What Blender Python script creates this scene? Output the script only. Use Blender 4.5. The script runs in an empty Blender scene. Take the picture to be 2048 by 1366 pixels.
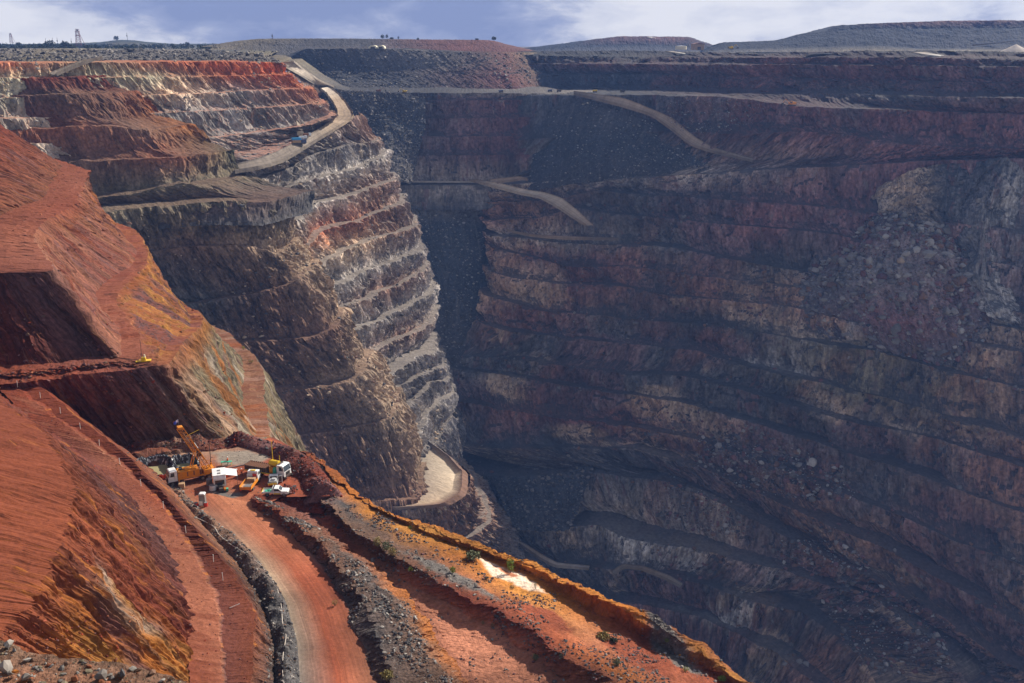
import bpy, math, random
import numpy as np
from mathutils import Vector, Matrix
random.seed(7); RNG = np.random.default_rng(7)
R = math.radians
scene = bpy.context.scene
col = scene.collection

# ------------------------------------------------------------------ camera
F = 2000.0                       # focal length in pixels of the 2048 px wide picture
PITCH = math.atan(590 / F)
cam_d = bpy.data.cameras.new('camera'); cam = bpy.data.objects.new('camera', cam_d); col.objects.link(cam)
cam_d.sensor_width = 36; cam_d.lens = 36 * F / 2048
cam_d.clip_start = 1; cam_d.clip_end = 60000
cam.location = (0, 0, 0); cam.rotation_euler = (math.pi / 2 - PITCH, 0, 0)
scene.camera = cam

# ------------------------------------------------------------------ light
SUN_AZ, SUN_EL = 45.0, 35.0      # azimuth from the view direction towards the right
HAZE_DENSITY = 0.00008
sd = Vector((math.cos(R(SUN_EL)) * math.sin(R(SUN_AZ)), math.cos(R(SUN_EL)) * math.cos(R(SUN_AZ)), math.sin(R(SUN_EL))))
sun_d = bpy.data.lights.new('sun', 'SUN'); sun = bpy.data.objects.new('sun', sun_d); col.objects.link(sun)
sun_d.energy = 5.0; sun_d.angle = R(0.5); sun_d.color = (1.0, 0.93, 0.82)
sun.rotation_euler = sd.to_track_quat('Z', 'Y').to_euler()

world = bpy.data.worlds.new('World'); scene.world = world; world.use_nodes = True
wn = world.node_tree; wn.nodes.clear()
def wnode(t, **k):
    n = wn.nodes.new(t)
    for a, b in k.items(): setattr(n, a, b)
    return n
w_out = wnode('ShaderNodeOutputWorld')
sky = wnode('ShaderNodeTexSky', sky_type='NISHITA', sun_disc=False)
sky.sun_elevation = R(SUN_EL); sky.sun_rotation = R(SUN_AZ); sky.altitude = 400
bg1 = wnode('ShaderNodeBackground'); bg1.inputs[1].default_value = 0.05
wn.links.new(sky.outputs[0], bg1.inputs[0])
bg2 = wnode('ShaderNodeBackground'); bg2.inputs[1].default_value = 0.72
tc = wnode('ShaderNodeTexCoord')
sep = wnode('ShaderNodeSeparateXYZ'); wn.links.new(tc.outputs['Generated'], sep.inputs[0])
def wmath(op, a, b):
    n = wnode('ShaderNodeMath', operation=op)
    for i, s_ in enumerate((a, b)):
        if hasattr(s_, 'links'): wn.links.new(s_, n.inputs[i])
        else: n.inputs[i].default_value = s_
    return n.outputs[0]
def wrange(src, a, b, c, d):
    n = wnode('ShaderNodeMapRange'); n.interpolation_type = 'SMOOTHSTEP'
    for i, q in enumerate((a, b, c, d)): n.inputs[1 + i].default_value = q
    wn.links.new(src, n.inputs[0]); return n.outputs[0]
def wnoise(scale, loc, detail, rough, dist, sc):
    mp = wnode('ShaderNodeMapping'); mp.inputs['Scale'].default_value = sc; mp.inputs['Location'].default_value = loc
    wn.links.new(tc.outputs['Generated'], mp.inputs[0])
    nz = wnode('ShaderNodeTexNoise'); nz.inputs['Scale'].default_value = scale; nz.inputs['Detail'].default_value = detail; nz.inputs['Roughness'].default_value = rough; nz.inputs['Distortion'].default_value = dist
    wn.links.new(mp.outputs[0], nz.inputs[0]); return nz.outputs[0]
n_big = wnoise(6.5, (2.3, .4, .25), 8, .55, .25, (1, 1, 3.2))
n_small = wnoise(15.0, (1.1, .2, .6), 7, .6, .3, (1, 1, 2.6))
# a dark rain-cloud bank straight ahead, thinner bright cloud to either side, brighter low on the left
bank_l = wrange(wmath('ADD', sep.outputs[0], wmath('MULTIPLY', sep.outputs[2], 2.2)), -.40, -.22, 0, 1)
bank_r = wrange(sep.outputs[0], -.06, .16, 1, 0)
bank = wmath('MULTIPLY', bank_l, bank_r)
cover = wmath('ADD', wmath('ADD', wmath('MULTIPLY', n_big, .75), wmath('MULTIPLY', n_small, .62)), wmath('MULTIPLY', bank, -.33))
cr = wnode('ShaderNodeValToRGB')
els = cr.color_ramp.elements
els[0].position = 0.30; els[0].color = (0.26, 0.295, 0.45, 1)
els[1].position = 0.70; els[1].color = (0.90, 0.87, 0.84, 1)
e = els.new(0.42); e.color = (0.36, 0.39, 0.53, 1)
e = els.new(0.50); e.color = (0.52, 0.53, 0.62, 1)
e = els.new(0.57); e.color = (0.74, 0.73, 0.75, 1)
wn.links.new(cover, cr.inputs[0]); wn.links.new(cr.outputs[0], bg2.inputs[0])
mr = wnode('ShaderNodeMapRange'); mr.inputs['From Min'].default_value = 0.1; mr.inputs['From Max'].default_value = 0.35
mr.inputs['To Min'].default_value = 1.0; mr.inputs['To Max'].default_value = 0.3
wn.links.new(sep.outputs[2], mr.inputs[0])
wmix = wnode('ShaderNodeMixShader')
wn.links.new(mr.outputs[0], wmix.inputs[0]); wn.links.new(bg1.outputs[0], wmix.inputs[1]); wn.links.new(bg2.outputs[0], wmix.inputs[2])
wn.links.new(wmix.outputs[0], w_out.inputs[0])

scene.view_settings.view_transform = 'Standard'; scene.view_settings.look = 'None'
scene.view_settings.exposure = 0.55; scene.view_settings.gamma = 1.0
scene.render.engine = 'CYCLES'
cy = scene.cycles
cy.max_bounces = 4; cy.diffuse_bounces = 2; cy.glossy_bounces = 1; cy.transmission_bounces = 3; cy.volume_bounces = 0
cy.use_denoising = True
cy.caustics_reflective = False; cy.caustics_refractive = False

# ------------------------------------------------------------------ numeric helpers
cP, sP = math.cos(PITCH), math.sin(PITCH)
def ray(u, v):
    x = (u - 1024) / F; y = (683 - v) / F
    return np.array([x, cP + y * sP, -sP + y * cP])
def PD(u, v, D): r = ray(u, v); return r * D / r[1]
def Pz(u, v, z): r = ray(u, v); return r * z / r[2]
def mkplane(P0, a, b, ang):
    h = math.hypot(a, b); t = R(ang)
    n = np.array([a / h * math.sin(t), b / h * math.sin(t), math.cos(t)])
    return n, float(n @ P0)
def hit(pl, u, v): r = ray(u, v); return r * (pl[1] / (pl[0] @ r))

def _h(i):
    i = (i.astype(np.int64) * 2654435761) & 0xffffffff
    i = ((i ^ (i >> 15)) * 2246822519) & 0xffffffff
    i = ((i ^ (i >> 13)) * 3266489917) & 0xffffffff
    return ((i ^ (i >> 16)) & 0xffffff) / float(0xffffff)
def _hash(x, y, z, s): return _h(x.astype(np.int64) * 73856093 ^ y.astype(np.int64) * 19349663 ^ z.astype(np.int64) * 83492791 ^ (s * 7919 + 13))
def vnoise(x, y, z=None, s=0):
    """value noise, -1..1"""
    if z is None: z = np.zeros_like(x)
    xi, yi, zi = np.floor(x), np.floor(y), np.floor(z)
    fx, fy, fz = x - xi, y - yi, z - zi
    sx, sy, sz = [t * t * t * (t * (t * 6 - 15) + 10) for t in (fx, fy, fz)]
    def c(a, b, d): return _hash(xi + a, yi + b, zi + d, s)
    x00 = c(0, 0, 0) * (1 - sx) + c(1, 0, 0) * sx; x10 = c(0, 1, 0) * (1 - sx) + c(1, 1, 0) * sx
    x01 = c(0, 0, 1) * (1 - sx) + c(1, 0, 1) * sx; x11 = c(0, 1, 1) * (1 - sx) + c(1, 1, 1) * sx
    return 2 * ((x00 * (1 - sy) + x10 * sy) * (1 - sz) + (x01 * (1 - sy) + x11 * sy) * sz) - 1
def fbm(x, y, z=None, s=0, o=4, g=0.5):
    r = 0; a = 1.0; t = 0
    for k in range(o):
        r = r + a * vnoise(x * 2 ** k, y * 2 ** k, None if z is None else z * 2 ** k, s + k); t += a; a *= g
    return r / t
def ridge(x, y, z=None, s=0, o=3):
    r = 0; a = 1.0; t = 0
    for k in range(o):
        r = r + a * (1 - 2 * np.abs(vnoise(x * 2 ** k, y * 2 ** k, None if z is None else z * 2 ** k, s + k))); t += a; a *= 0.5
    return r / t
def cells(x, y, s=0):
    """worley: random value of the nearest cell and distance to it"""
    xi, yi = np.floor(x), np.floor(y)
    best = np.full(x.shape, 9.0); val = np.zeros(x.shape)
    zz = np.zeros_like(xi)
    for a in (-1, 0, 1):
        for b in (-1, 0, 1):
            cx, cy_ = xi + a, yi + b
            dx = cx + _hash(cx, cy_, zz, s) - x; dy = cy_ + _hash(cx, cy_, zz, s + 1) - y
            d = dx * dx + dy * dy; m = d < best
            best = np.where(m, d, best); val = np.where(m, _hash(cx, cy_, zz, s + 2), val)
    return val, np.sqrt(best)
def sstep(a, b, x): t = np.clip((x - a) / (b - a), 0, 1); return t * t * (3 - 2 * t)

# ------------------------------------------------------------------ materials
PAL = {
 'red': (.21, .040, .018), 'dred': (.12, .028, .016), 'pink': (.36, .145, .085), 'salmon': (.285, .074, .036), 'orange': (.37, .125, .024),
 'ochre': (.46, .20, .045), 'lorange': (.43, .165, .085), 'grey': (.17, .15, .135), 'dgrey': (.075, .07, .07), 'bgrey': (.055, .06, .068),
 'tan': (.36, .26, .175), 'cream': (.62, .50, .36), 'road': (.32, .14, .08), 'maroon': (.12, .048, .042), 'mar2': (.135, .06, .05),
 'brown': (.16, .09, .06), 'olive': (.16, .13, .085), 'lgrey': (.28, .25, .22), 'rust': (.23, .08, .04), 'dust': (.27, .22, .175), 'green': (.09, .09, .05),
 'pale': (.50, .42, .34), 'salt': (.85, .66, .50), 'brick': (.28, .075, .032), 'plum': (.155, .075, .07), 'ogrn': (.19, .17, .115), 'dumpb': (.016, .018, .024), 'white': (.75, .73, .68), 'bush': (.035, .042, .03),
}
def mat_new(name):
    m = bpy.data.materials.new(name); m.use_nodes = True
    return m, m.node_tree, m.node_tree.nodes['Principled BSDF']
def N(nt, t, **k):
    n = nt.nodes.new(t)
    for a, b in k.items(): setattr(n, a, b)
    return n
def ramp(nt, a, b, src, v0=0.0, v1=1.0):
    m = N(nt, 'ShaderNodeMapRange'); m.inputs['From Min'].default_value = a; m.inputs['From Max'].default_value = b
    m.inputs['To Min'].default_value = v0; m.inputs['To Max'].default_value = v1
    nt.links.new(src, m.inputs[0]); return m.outputs[0]
def mixc(nt, fac, a, b, mode='MIX'):
    m = N(nt, 'ShaderNodeMix', data_type='RGBA', blend_type=mode)
    for i, s in ((0, fac), (6, a), (7, b)):
        if hasattr(s, 'links'): nt.links.new(s, m.inputs[i])
        elif isinstance(s, tuple): m.inputs[i].default_value = (*s[:3], 1)
        else: m.inputs[i].default_value = s
    return m.outputs[2]
def math_(nt, op, a, b):
    m = N(nt, 'ShaderNodeMath', operation=op)
    for i, s in enumerate((a, b)):
        if hasattr(s, 'links'): nt.links.new(s, m.inputs[i])
        else: m.inputs[i].default_value = s
    return m.outputs[0]
def noise(nt, vec, scale, detail=4, rough=0.6, dist=0.0):
    n = N(nt, 'ShaderNodeTexNoise'); n.inputs['Scale'].default_value = scale; n.inputs['Detail'].default_value = detail
    n.inputs['Roughness'].default_value = rough; n.inputs['Distortion'].default_value = dist
    nt.links.new(vec, n.inputs[0]); return n.outputs[0]
def mapping(nt, vec, sc, rot=(0, 0, 0)):
    m = N(nt, 'ShaderNodeMapping'); m.inputs['Scale'].default_value = sc; m.inputs['Rotation'].default_value = rot
    nt.links.new(vec, m.inputs[0]); return m.outputs[0]

def mat_rock(name, unit=1.0, streak=0.6, aspect=7.0, dust=None, dust_amt=0.6, light=None, light_amt=0.25, dark=0.5, bump=0.6, flatlo=0.72, flathi=0.93, shear=0.0, light2=None, along=False):
    """earth or rock: colour from the 'Col' attribute, streaked down the face along UV (metres), dusty where flat"""
    m, nt, b = mat_new(name)
    at = N(nt, 'ShaderNodeAttribute', attribute_name='Col'); uv = N(nt, 'ShaderNodeUVMap'); geo = N(nt, 'ShaderNodeNewGeometry')
    pos = geo.outputs['Position']
    c = at.outputs['Color']
    big = noise(nt, pos, 0.03 / unit, 4, 0.6)
    fine = noise(nt, pos, 0.55 / unit, 5, 0.65)
    ax, ay = (aspect, 1) if along else (1, aspect)
    mv = mapping(nt, uv.outputs[0], (1 / (1.6 * unit * ax), 1 / (1.6 * unit * ay), 1), (0, 0, shear))
    st = noise(nt, mv, 1.0, 5, 0.6, 0.4)
    mv2 = mapping(nt, uv.outputs[0], (1 / (9 * unit * (ax * .7 if along else 1)), 1 / (9 * unit * (1 if along else ay * .7)), 1), (0, 0, shear))
    st2 = noise(nt, mv2, 1.0, 4, 0.6, 0.6)
    v = ramp(nt, 0.25, 0.75, big, 0.68, 1.32)
    c = mixc(nt, 1.0, c, v, 'MULTIPLY')
    # normal dependent masks
    sp = N(nt, 'ShaderNodeSeparateXYZ'); nt.links.new(geo.outputs['True Normal'], sp.inputs[0])
    flat = ramp(nt, flatlo, flathi, sp.outputs[2])
    steep = math_(nt, 'SUBTRACT', 1.0, flat)
    s1 = math_(nt, 'ADD', ramp(nt, 0.3, 0.7, st, -0.5, 0.5), ramp(nt, 0.3, 0.7, st2, -0.5, 0.5))
    s1 = math_(nt, 'MULTIPLY', s1, streak)
    s1 = math_(nt, 'ADD', math_(nt, 'MULTIPLY', s1, steep), 1.0)
    c = mixc(nt, 1.0, c, s1, 'MULTIPLY')
    f1 = ramp(nt, 0.3, 0.7, fine, 1 - dark * .5, 1 + dark * .5)
    c = mixc(nt, 1.0, c, f1, 'MULTIPLY')
    if light is not None:
        lm = math_(nt, 'MULTIPLY', ramp(nt, 0.56, 0.68, noise(nt, mv2, 2.3, 6, 0.7, 0.8)), light_amt)
        c = mixc(nt, math_(nt, 'MULTIPLY', lm, steep), c, light)
    if light2 is not None:
        lm = math_(nt, 'MULTIPLY', ramp(nt, 0.57, 0.66, noise(nt, mv2, 1.1, 5, 0.65, 1.2)), 0.7)
        c = mixc(nt, math_(nt, 'MULTIPLY', lm, steep), c, light2)
    if dust is not None:
        c = mixc(nt, math_(nt, 'MULTIPLY', flat, dust_amt), c, dust)
        c = mixc(nt, 1.0, c, ramp(nt, 0.3, 0.7, fine, 0.85, 1.15), 'MULTIPLY')
    nt.links.new(c, b.inputs['Base Color'])
    b.inputs['Roughness'].default_value = 0.95; b.inputs['Specular IOR Level'].default_value = 0.15
    bh = math_(nt, 'ADD', math_(nt, 'MULTIPLY', st, 0.6), fine)
    bm = N(nt, 'ShaderNodeBump'); bm.inputs['Strength'].default_value = bump; bm.inputs['Distance'].default_value = 0.9 * unit
    nt.links.new(bh, bm.inputs['Height']); nt.links.new(bm.outputs[0], b.inputs['Normal'])
    return m

def mat_plain(name, c, rough=0.6, metal=0.0, dirt=0.25, spec=0.4, dscale=1.6, dcol=(.30, .13, .08)):
    """painted or plain surface with a little ground-in dust"""
    m, nt, b = mat_new(name)
    tcd = N(nt, 'ShaderNodeTexCoord')
    n1 = noise(nt, tcd.outputs['Object'], dscale, 5, 0.65)
    cc = mixc(nt, math_(nt, 'MULTIPLY', ramp(nt, 0.45, 0.75, n1), dirt), c, dcol)
    nt.links.new(cc, b.inputs['Base Color'])
    b.inputs['Roughness'].default_value = rough; b.inputs['Metallic'].default_value = metal; b.inputs['Specular IOR Level'].default_value = spec
    return m

# ------------------------------------------------------------------ meshes from numpy
def np_mesh(name, V, Fq, mat, colr=None, uv=None, smooth=False, parent=None):
    me = bpy.data.meshes.new(name)
    nv, nf, k = len(V), len(Fq), Fq.shape[1]
    me.vertices.add(nv); me.vertices.foreach_set('co', np.ascontiguousarray(V, dtype=np.float32).ravel())
    me.loops.add(nf * k); me.loops.foreach_set('vertex_index', np.ascontiguousarray(Fq, dtype=np.int32).ravel())
    me.polygons.add(nf); me.polygons.foreach_set('loop_start', np.arange(0, nf * k, k, dtype=np.int32))
    me.polygons.foreach_set('loop_total', np.full(nf, k, dtype=np.int32))
    me.polygons.foreach_set('use_smooth', np.full(nf, smooth, dtype=bool))
    me.update(calc_edges=True)
    if colr is not None:
        a = me.color_attributes.new('Col', 'FLOAT_COLOR', 'POINT')
        a.data.foreach_set('color', np.concatenate([np.clip(colr, 0, 1), np.ones((nv, 1))], 1).astype(np.float32).ravel())
    if uv is not None:
        l = me.uv_layers.new(name='UVMap'); l.data.foreach_set('uv', uv[Fq.ravel()].astype(np.float32).ravel())
    me.materials.append(mat)
    o = bpy.data.objects.new(name, me); col.objects.link(o)
    if parent: o.parent = parent
    return o
def grid_faces(nr, nc):
    i = np.arange(nr * nc).reshape(nr, nc)
    return np.stack([i[:-1, :-1], i[1:, :-1], i[1:, 1:], i[:-1, 1:]], -1).reshape(-1, 4)
def structure(o): o['kind'] = 'structure'; return o

def smooth1(a, k):
    if k < 1: return a
    w = np.exp(-0.5 * (np.arange(-3 * k, 3 * k + 1) / k) ** 2); w /= w.sum()
    out = np.empty_like(a)
    for j in range(a.shape[1]):
        p = np.concatenate([2 * a[0, j] - a[3 * k:0:-1, j], a[:, j], 2 * a[-1, j] - a[-2:-3 * k - 2:-1, j]])
        out[:, j] = np.convolve(p, w, 'valid')
    return out
def resample(P, n, anchors=None, splits=None, sm=0.012):
    P = np.asarray(P, float)
    def rs(Q, m):
        d = np.concatenate([[0], np.cumsum(np.linalg.norm(np.diff(Q, axis=0), axis=1))])
        t = np.linspace(0, d[-1], m)
        return np.stack([np.interp(t, d, Q[:, j]) for j in range(Q.shape[1])], 1)
    if anchors:
        a = [0] + list(anchors) + [len(P) - 1]; s = [0.0] + list(splits) + [1.0]; out = []
        for q in range(len(a) - 1):
            m = int(round(s[q + 1] * (n - 1))) - int(round(s[q] * (n - 1))) + 1
            seg = rs(P[a[q]:a[q + 1] + 1], m)
            out.append(seg if q == 0 else seg[1:])
        r = np.concatenate(out)
    else: r = rs(P, n)
    k = int(sm * n)
    return smooth1(r, k) if k >= 1 else r
def L(pts, z=None, D=None, w=0.0, c='grey', a=None, pl=None, off=0.0, xyz=False):
    return dict(pts=pts, z=z, D=D, w=w, c=c, a=a, pl=pl, off=off, xyz=xyz)
def line3(ln, pl):
    P = []
    m = len(ln['pts'])
    zz = ln['z']; DD = ln['D']; pl = ln['pl'] or pl
    for i, q in enumerate(ln['pts']):
        if len(q) == 3 and ln['xyz']: P.append(np.array(q, float)); continue
        if isinstance(q, tuple) and len(q) == 4: P.append(np.array(q[:3], float)); continue      # plan point (x, y, z, 'w')
        t = i / max(1, m - 1)
        if len(q) == 3: P.append(Pz(q[0], q[1], q[2])); continue
        if zz is not None: P.append(Pz(q[0], q[1], zz if not isinstance(zz, (list, tuple)) else zz[0] + (zz[1] - zz[0]) * t))
        elif DD is not None: P.append(PD(q[0], q[1], DD if not isinstance(DD, (list, tuple)) else np.interp(t, np.linspace(0, 1, len(DD)), DD)))
        else: P.append(hit(pl, *q) + pl[0] * (ln['off'] if not isinstance(ln['off'], (list, tuple)) else np.interp(t, np.linspace(0, 1, len(ln['off'])), ln['off'])))
    return np.array(P)
def colline(c, n):
    if isinstance(c, str): c = [c]
    a = np.array([PAL[k] if isinstance(k, str) else k for k in c], float)
    t = np.linspace(0, len(a) - 1, n)
    return np.stack([np.interp(t, np.arange(len(a)), a[:, j]) for j in range(3)], 1)

PATCH = {}
def polydist(poly, z, X, Y):
    """signed distance (inside positive, metres) to a polygon given in picture pixels on the level z"""
    Q = np.array([Pz(u, v, z)[:2] for u, v in poly]) if z is not None else np.array(poly, float)
    d = np.full(X.shape, 1e9); ins = np.zeros(X.shape, bool)
    for i in range(len(Q)):
        a, b = Q[i], Q[(i + 1) % len(Q)]; e_ = b - a
        t = np.clip(((X - a[0]) * e_[0] + (Y - a[1]) * e_[1]) / (e_ @ e_ + 1e-9), 0, 1)
        d = np.minimum(d, np.hypot(X - a[0] - t * e_[0], Y - a[1] - t * e_[1]))
        c = ((a[1] > Y) != (b[1] > Y)) & (X < (b[0] - a[0]) * (Y - a[1]) / (b[1] - a[1] + 1e-12) + a[0])
        ins ^= c
    return np.where(ins, d, -d)
def patch(name, lines, n, rows, mat, pl=None, seg=8, sm=0.012, splits=None, wob=0.0, wl=30.0, flute=0.0, fl=4.0, fasp=4.0, block=0.0, bl=5.0,
          rough=0.0, rl=6.0, talus=True, smooth=False, seed=1, cvar=0.0, shear=0.0, cmul=1.0, wvar=.4, colfn=None, paint=(), dig=()):
    """loft a stack of digitised bench lines (top to bottom) into one terrain sheet.
    rows: rows per face (int or list). Lines with w>0 get a level berm of that width behind their crest."""
    L3 = [resample(line3(l, pl), n, l['a'], splits, sm) for l in lines]
    C3 = [colline(l['c'], n) for l in lines]
    rowsP, rowsC, rowsF, rowsT = [], [], [], []     # positions, colours, face mask, dip distance
    cen = np.array([0.0, 0.0])
    outs = []
    for i, P in enumerate(L3):
        T = np.gradient(smooth1(P, max(1, int(0.03 * n))), axis=0)[:, :2]
        nn = np.stack([T[:, 1], -T[:, 0]], 1); nn /= np.linalg.norm(nn, axis=1)[:, None] + 1e-9
        ref = (P - L3[i - 1] if i > 0 else L3[1] - P)[:, :2]
        if (nn * ref).sum() < 0: nn = -nn
        outs.append(nn)
    t_acc = np.zeros(n)
    for i, P in enumerate(L3):
        out = outs[i]
        w = lines[i]['w']
        if w > 0:
            ww = np.full(n, float(w)) * (1 + wvar * vnoise(np.arange(n) * 14.0 / n + i * 9.1, np.full(n, seed * 3.3), None, 91))
            if i > 0:
                hd = np.linalg.norm((P - L3[i - 1])[:, :2], axis=1); ww = np.minimum(ww, 0.75 * hd)
            toe = P.copy(); toe[:, :2] -= out * ww[:, None]; toe[:, 2] += 0.03 * ww
        else: toe = P
        if i > 0:
            A = rowsP[-1]; cA = C3[i - 1]; cB = C3[i]
            m = rows if isinstance(rows, int) else rows[i - 1]
            for r in range(1, m + 1):
                t = r / m
                if talus and lines[i]['w'] > 0:
                    q = t / 0.72 * 0.46 if t < 0.72 else 0.46 + (t - 0.72) / 0.28 * 0.54     # t = drop, q = run
                else: q = t
                Q = A.copy(); Q[:, :2] += (toe - A)[:, :2] * q; Q[:, 2] += (toe - A)[:, 2] * t
                rowsP.append(Q); rowsC.append(cA * (1 - t) + cB * t)
                rowsF.append(np.full(n, min(1.0, 0.35 + 2.2 * min(t, 1 - t) + (0.25 if t < .5 else 0)) if w > 0 or lines[i - 1]['w'] > 0 else 1.0))
                rowsT.append(None)
        else:
            rowsP.append(toe); rowsC.append(C3[i]); rowsF.append(np.full(n, 0.3)); rowsT.append(None)
        if w > 0:
            for r in range(1, 4):
                t = r / 3
                rowsP.append(toe * (1 - t) + P * t); rowsC.append(C3[i]); rowsF.append(np.full(n, 0.22)); rowsT.append(None)
    G = np.array(rowsP); Cc = np.array(rowsC); Fm = np.array(rowsF); nr = len(G)
    # outward normals per row by blending line normals
    idx = np.linspace(0, len(L3) - 1, nr)
    Oo = np.array(outs); i0 = np.clip(np.floor(idx).astype(int), 0, len(L3) - 2); ft = (idx - i0)[:, None, None]
    O = Oo[i0] * (1 - ft) + Oo[i0 + 1] * ft
    O /= np.linalg.norm(O, axis=2)[:, :, None] + 1e-9
    S = np.concatenate([np.zeros((nr, 1)), np.cumsum(np.linalg.norm(np.diff(G, axis=1), axis=2), 1)], 1)
    S = np.repeat(S.mean(0)[None], nr, 0)
    Td = np.concatenate([np.zeros((1, n)), np.cumsum(np.linalg.norm(np.diff(G, axis=0), axis=2), 0)], 0)
    Tm = np.repeat(Td.mean(1)[:, None], n, 1)
    X, Y, Z = G[:, :, 0], G[:, :, 1], G[:, :, 2]
    disp = np.zeros((nr, n)); dz = np.zeros((nr, n))
    if wob: disp += wob * fbm(X / wl, Y / wl, Z / (wl * .8), seed + 5, 3)
    Ss = S + shear * Tm
    if flute: disp += Fm * flute * (np.sign(1) * ridge(Ss / fl + 0.35 * fbm(X / 9, Y / 9, Z / 9, seed + 3, 2), Tm / (fl * fasp), None, seed + 11, 4) - 0.2)
    if block:
        v1, d1 = cells(Ss / bl + 0.2 * vnoise(X / 3, Y / 3, Z / 3, seed), Tm / (bl * 1.7), seed + 21)
        v2, d2 = cells(Ss / (bl * .4), Tm / (bl * .6), seed + 31)
        disp += Fm * block * ((v1 - .5) * 1.6 + (v2 - .5) * .7)
    if rough:
        r_ = fbm(X / rl, Y / rl, Z / rl, seed + 41, 4, 0.55)
        disp += Fm * rough * r_; dz += rough * (.16 * r_ + .10 * fbm(X / (rl * .22), Y / (rl * .22), None, seed + 47, 3)); dz += (1 - Fm) * rough * 0.35 * r_ + 0.2 * rough * fbm(X / 2.3, Y / 2.3, Z / 2.3, seed + 43, 2)
    G = G.copy(); G[:, :, :2] += O * disp[:, :, None]; G[:, :, 2] += dz
    if cvar:
        cv = 1 + cvar * fbm(Ss / 22, Tm / 60, None, seed + 61, 3)
        Cc = Cc * cv[:, :, None]
    if colfn:
        sn = np.repeat(np.linspace(0, 1, n)[None], nr, 0); tn = np.repeat(np.linspace(0, 1, nr)[:, None], n, 1)
        Cc = colfn(sn, tn, S, Tm, Cc)
    for poly, zz, cc, soft in paint:
        sdv = polydist(poly, zz, G[:, :, 0], G[:, :, 1])
        sdv = sdv + soft * 1.2 * fbm(G[:, :, 0] / (soft * 2.2 + .3), G[:, :, 1] / (soft * 2.2 + .3), None, 17, 3)
        kk = sstep(-soft, soft, sdv)[:, :, None]
        Cc = Cc * (1 - kk) + np.array(PAL[cc] if isinstance(cc, str) else cc) * kk
    for poly, zz, depth, soft in dig:
        G[:, :, 2] -= depth * sstep(-soft, soft, polydist(poly, zz, G[:, :, 0], G[:, :, 1]))
    Cc = Cc * cmul
    V = G.reshape(-1, 3)
    Fq = grid_faces(nr, n)
    # orient faces so that normals look out of the slope
    a, b, c_ = V[Fq[:, 0]], V[Fq[:, 1]], V[Fq[:, 3]]
    nrm = np.cross(b - a, c_ - a)
    if nrm[:, 2].sum() < 0: Fq = Fq[:, ::-1]
    o = np_mesh(name, V, Fq, mat, Cc.reshape(-1, 3), np.stack([S, Tm], -1).reshape(-1, 2), smooth)
    structure(o)
    PATCH[o.name] = G
    return o

# ------------------------------------------------------------------ terrain materials
M_SOIL = mat_rock('red_soil_slope', .35, .55, 14, PAL['salmon'], .35, PAL['lorange'], .12, .35, .5, .8, .97, light2=PAL['orange'])
M_SOILD = mat_rock('dark_red_slope', .6, .5, 9, PAL['salmon'], .6, PAL['pink'], .15, .5, .8, .7, .93)
M_RAIN = mat_rock('rainbow_slope', .45, .9, 16, PAL['salmon'], .45, PAL['ochre'], .2, .5, .7, .86, .98, light2=PAL['plum'])
M_UPPER = mat_rock('weathered_upper_wall', 1.6, .75, 5, PAL['lorange'], .5, PAL['lorange'], .4, .5, .8, .72, .93, shear=-.5)
M_ROCK = mat_rock('streaked_rock_wall', 1.1, 1.0, 6, (.19, .16, .135), .8, PAL['cream'], .65, .8, 1.0, .66, .9, light2=PAL['brown'])
M_SPUR = mat_rock('spur_rock', 1.0, .7, 4, PAL['brown'], .5, PAL['tan'], .35, .7, 1.0, .75, .95)
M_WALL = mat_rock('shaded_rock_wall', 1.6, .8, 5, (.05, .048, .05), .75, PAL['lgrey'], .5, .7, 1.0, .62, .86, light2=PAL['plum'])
M_SCREE = mat_rock('dark_scree', 1.6, .35, 12, None, 0, PAL['lgrey'], .25, .9, 1.0, .8, .99)
M_DIRT = mat_rock('packed_dirt', .5, .3, 8, None, 0, None, 0, .4, .4, .9, 1.0)
M_TRACK = mat_rock('wheel_track_road', .3, .42, 60, None, 0, None, 0, .4, .25, 1.01, 1.02, along=True)
M_GRAV = mat_rock('gravel_bank', .25, .3, 3, None, 0, PAL['lgrey'], .3, 1.1, 1.0, .9, 1.0)
M_ROADF = mat_rock('far_haul_road', 2.0, .25, 20, None, 0, None, 0, .25, .3, 1.01, 1.02)
M_DUMP = mat_rock('far_dump', 6, .5, 8, None, 0, None, 0, .7, .8, 1.01, 1.02)
M_PLAIN = mat_rock('bush_plain', 14, .3, 1, None, 0, None, 0, .7, .4, 1.01, 1.02)

def ext(l, *add):
    """append points offset (dx, dy, dz) from the last digitised point, wrapping a nose out of sight"""
    P = line3(l, None if l['pl'] is None else l['pl'])
    out = [tuple(q) + ('w',) for q in P]
    for d in add: out.append(tuple(P[-1] + np.array(d)) + ('w',))
    return {**l, 'pts': out}
def shift(l, d, c=None):
    P = line3(l, l['pl'])
    return {**l, 'pts': [tuple(q + np.array(d)) + ('w',) for q in P], 'c': c or l['c'], 'w': 0}
def Lp(pl, pts, w=0, c='grey', e=None, **k):
    l = L(pts, w=w, c=c, pl=pl, **k)
    return ext(l, *e) if e else l
# lists of widths along a line
_old_patch = patch

# planes of the main walls
PL_UP = mkplane(PD(520, 330, 712), .8, -.6, 48)
PL_B = mkplane(PD(720, 439, 780), .95, -.25, 62)
PL_3U = mkplane(PD(480, 402, 620), .35, -.93, 50)
PL_3L = mkplane(PD(480, 402, 620), .5, -.87, 67)
PL_FW = mkplane(PD(1000, 183, 1100), 0, -1, 48)
PL_RW = mkplane(PD(1100, 357, 1000), -.45, -.9, 46)
PL_CH = mkplane(PD(900, 372, 1035), .12, -1, 44)

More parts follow.
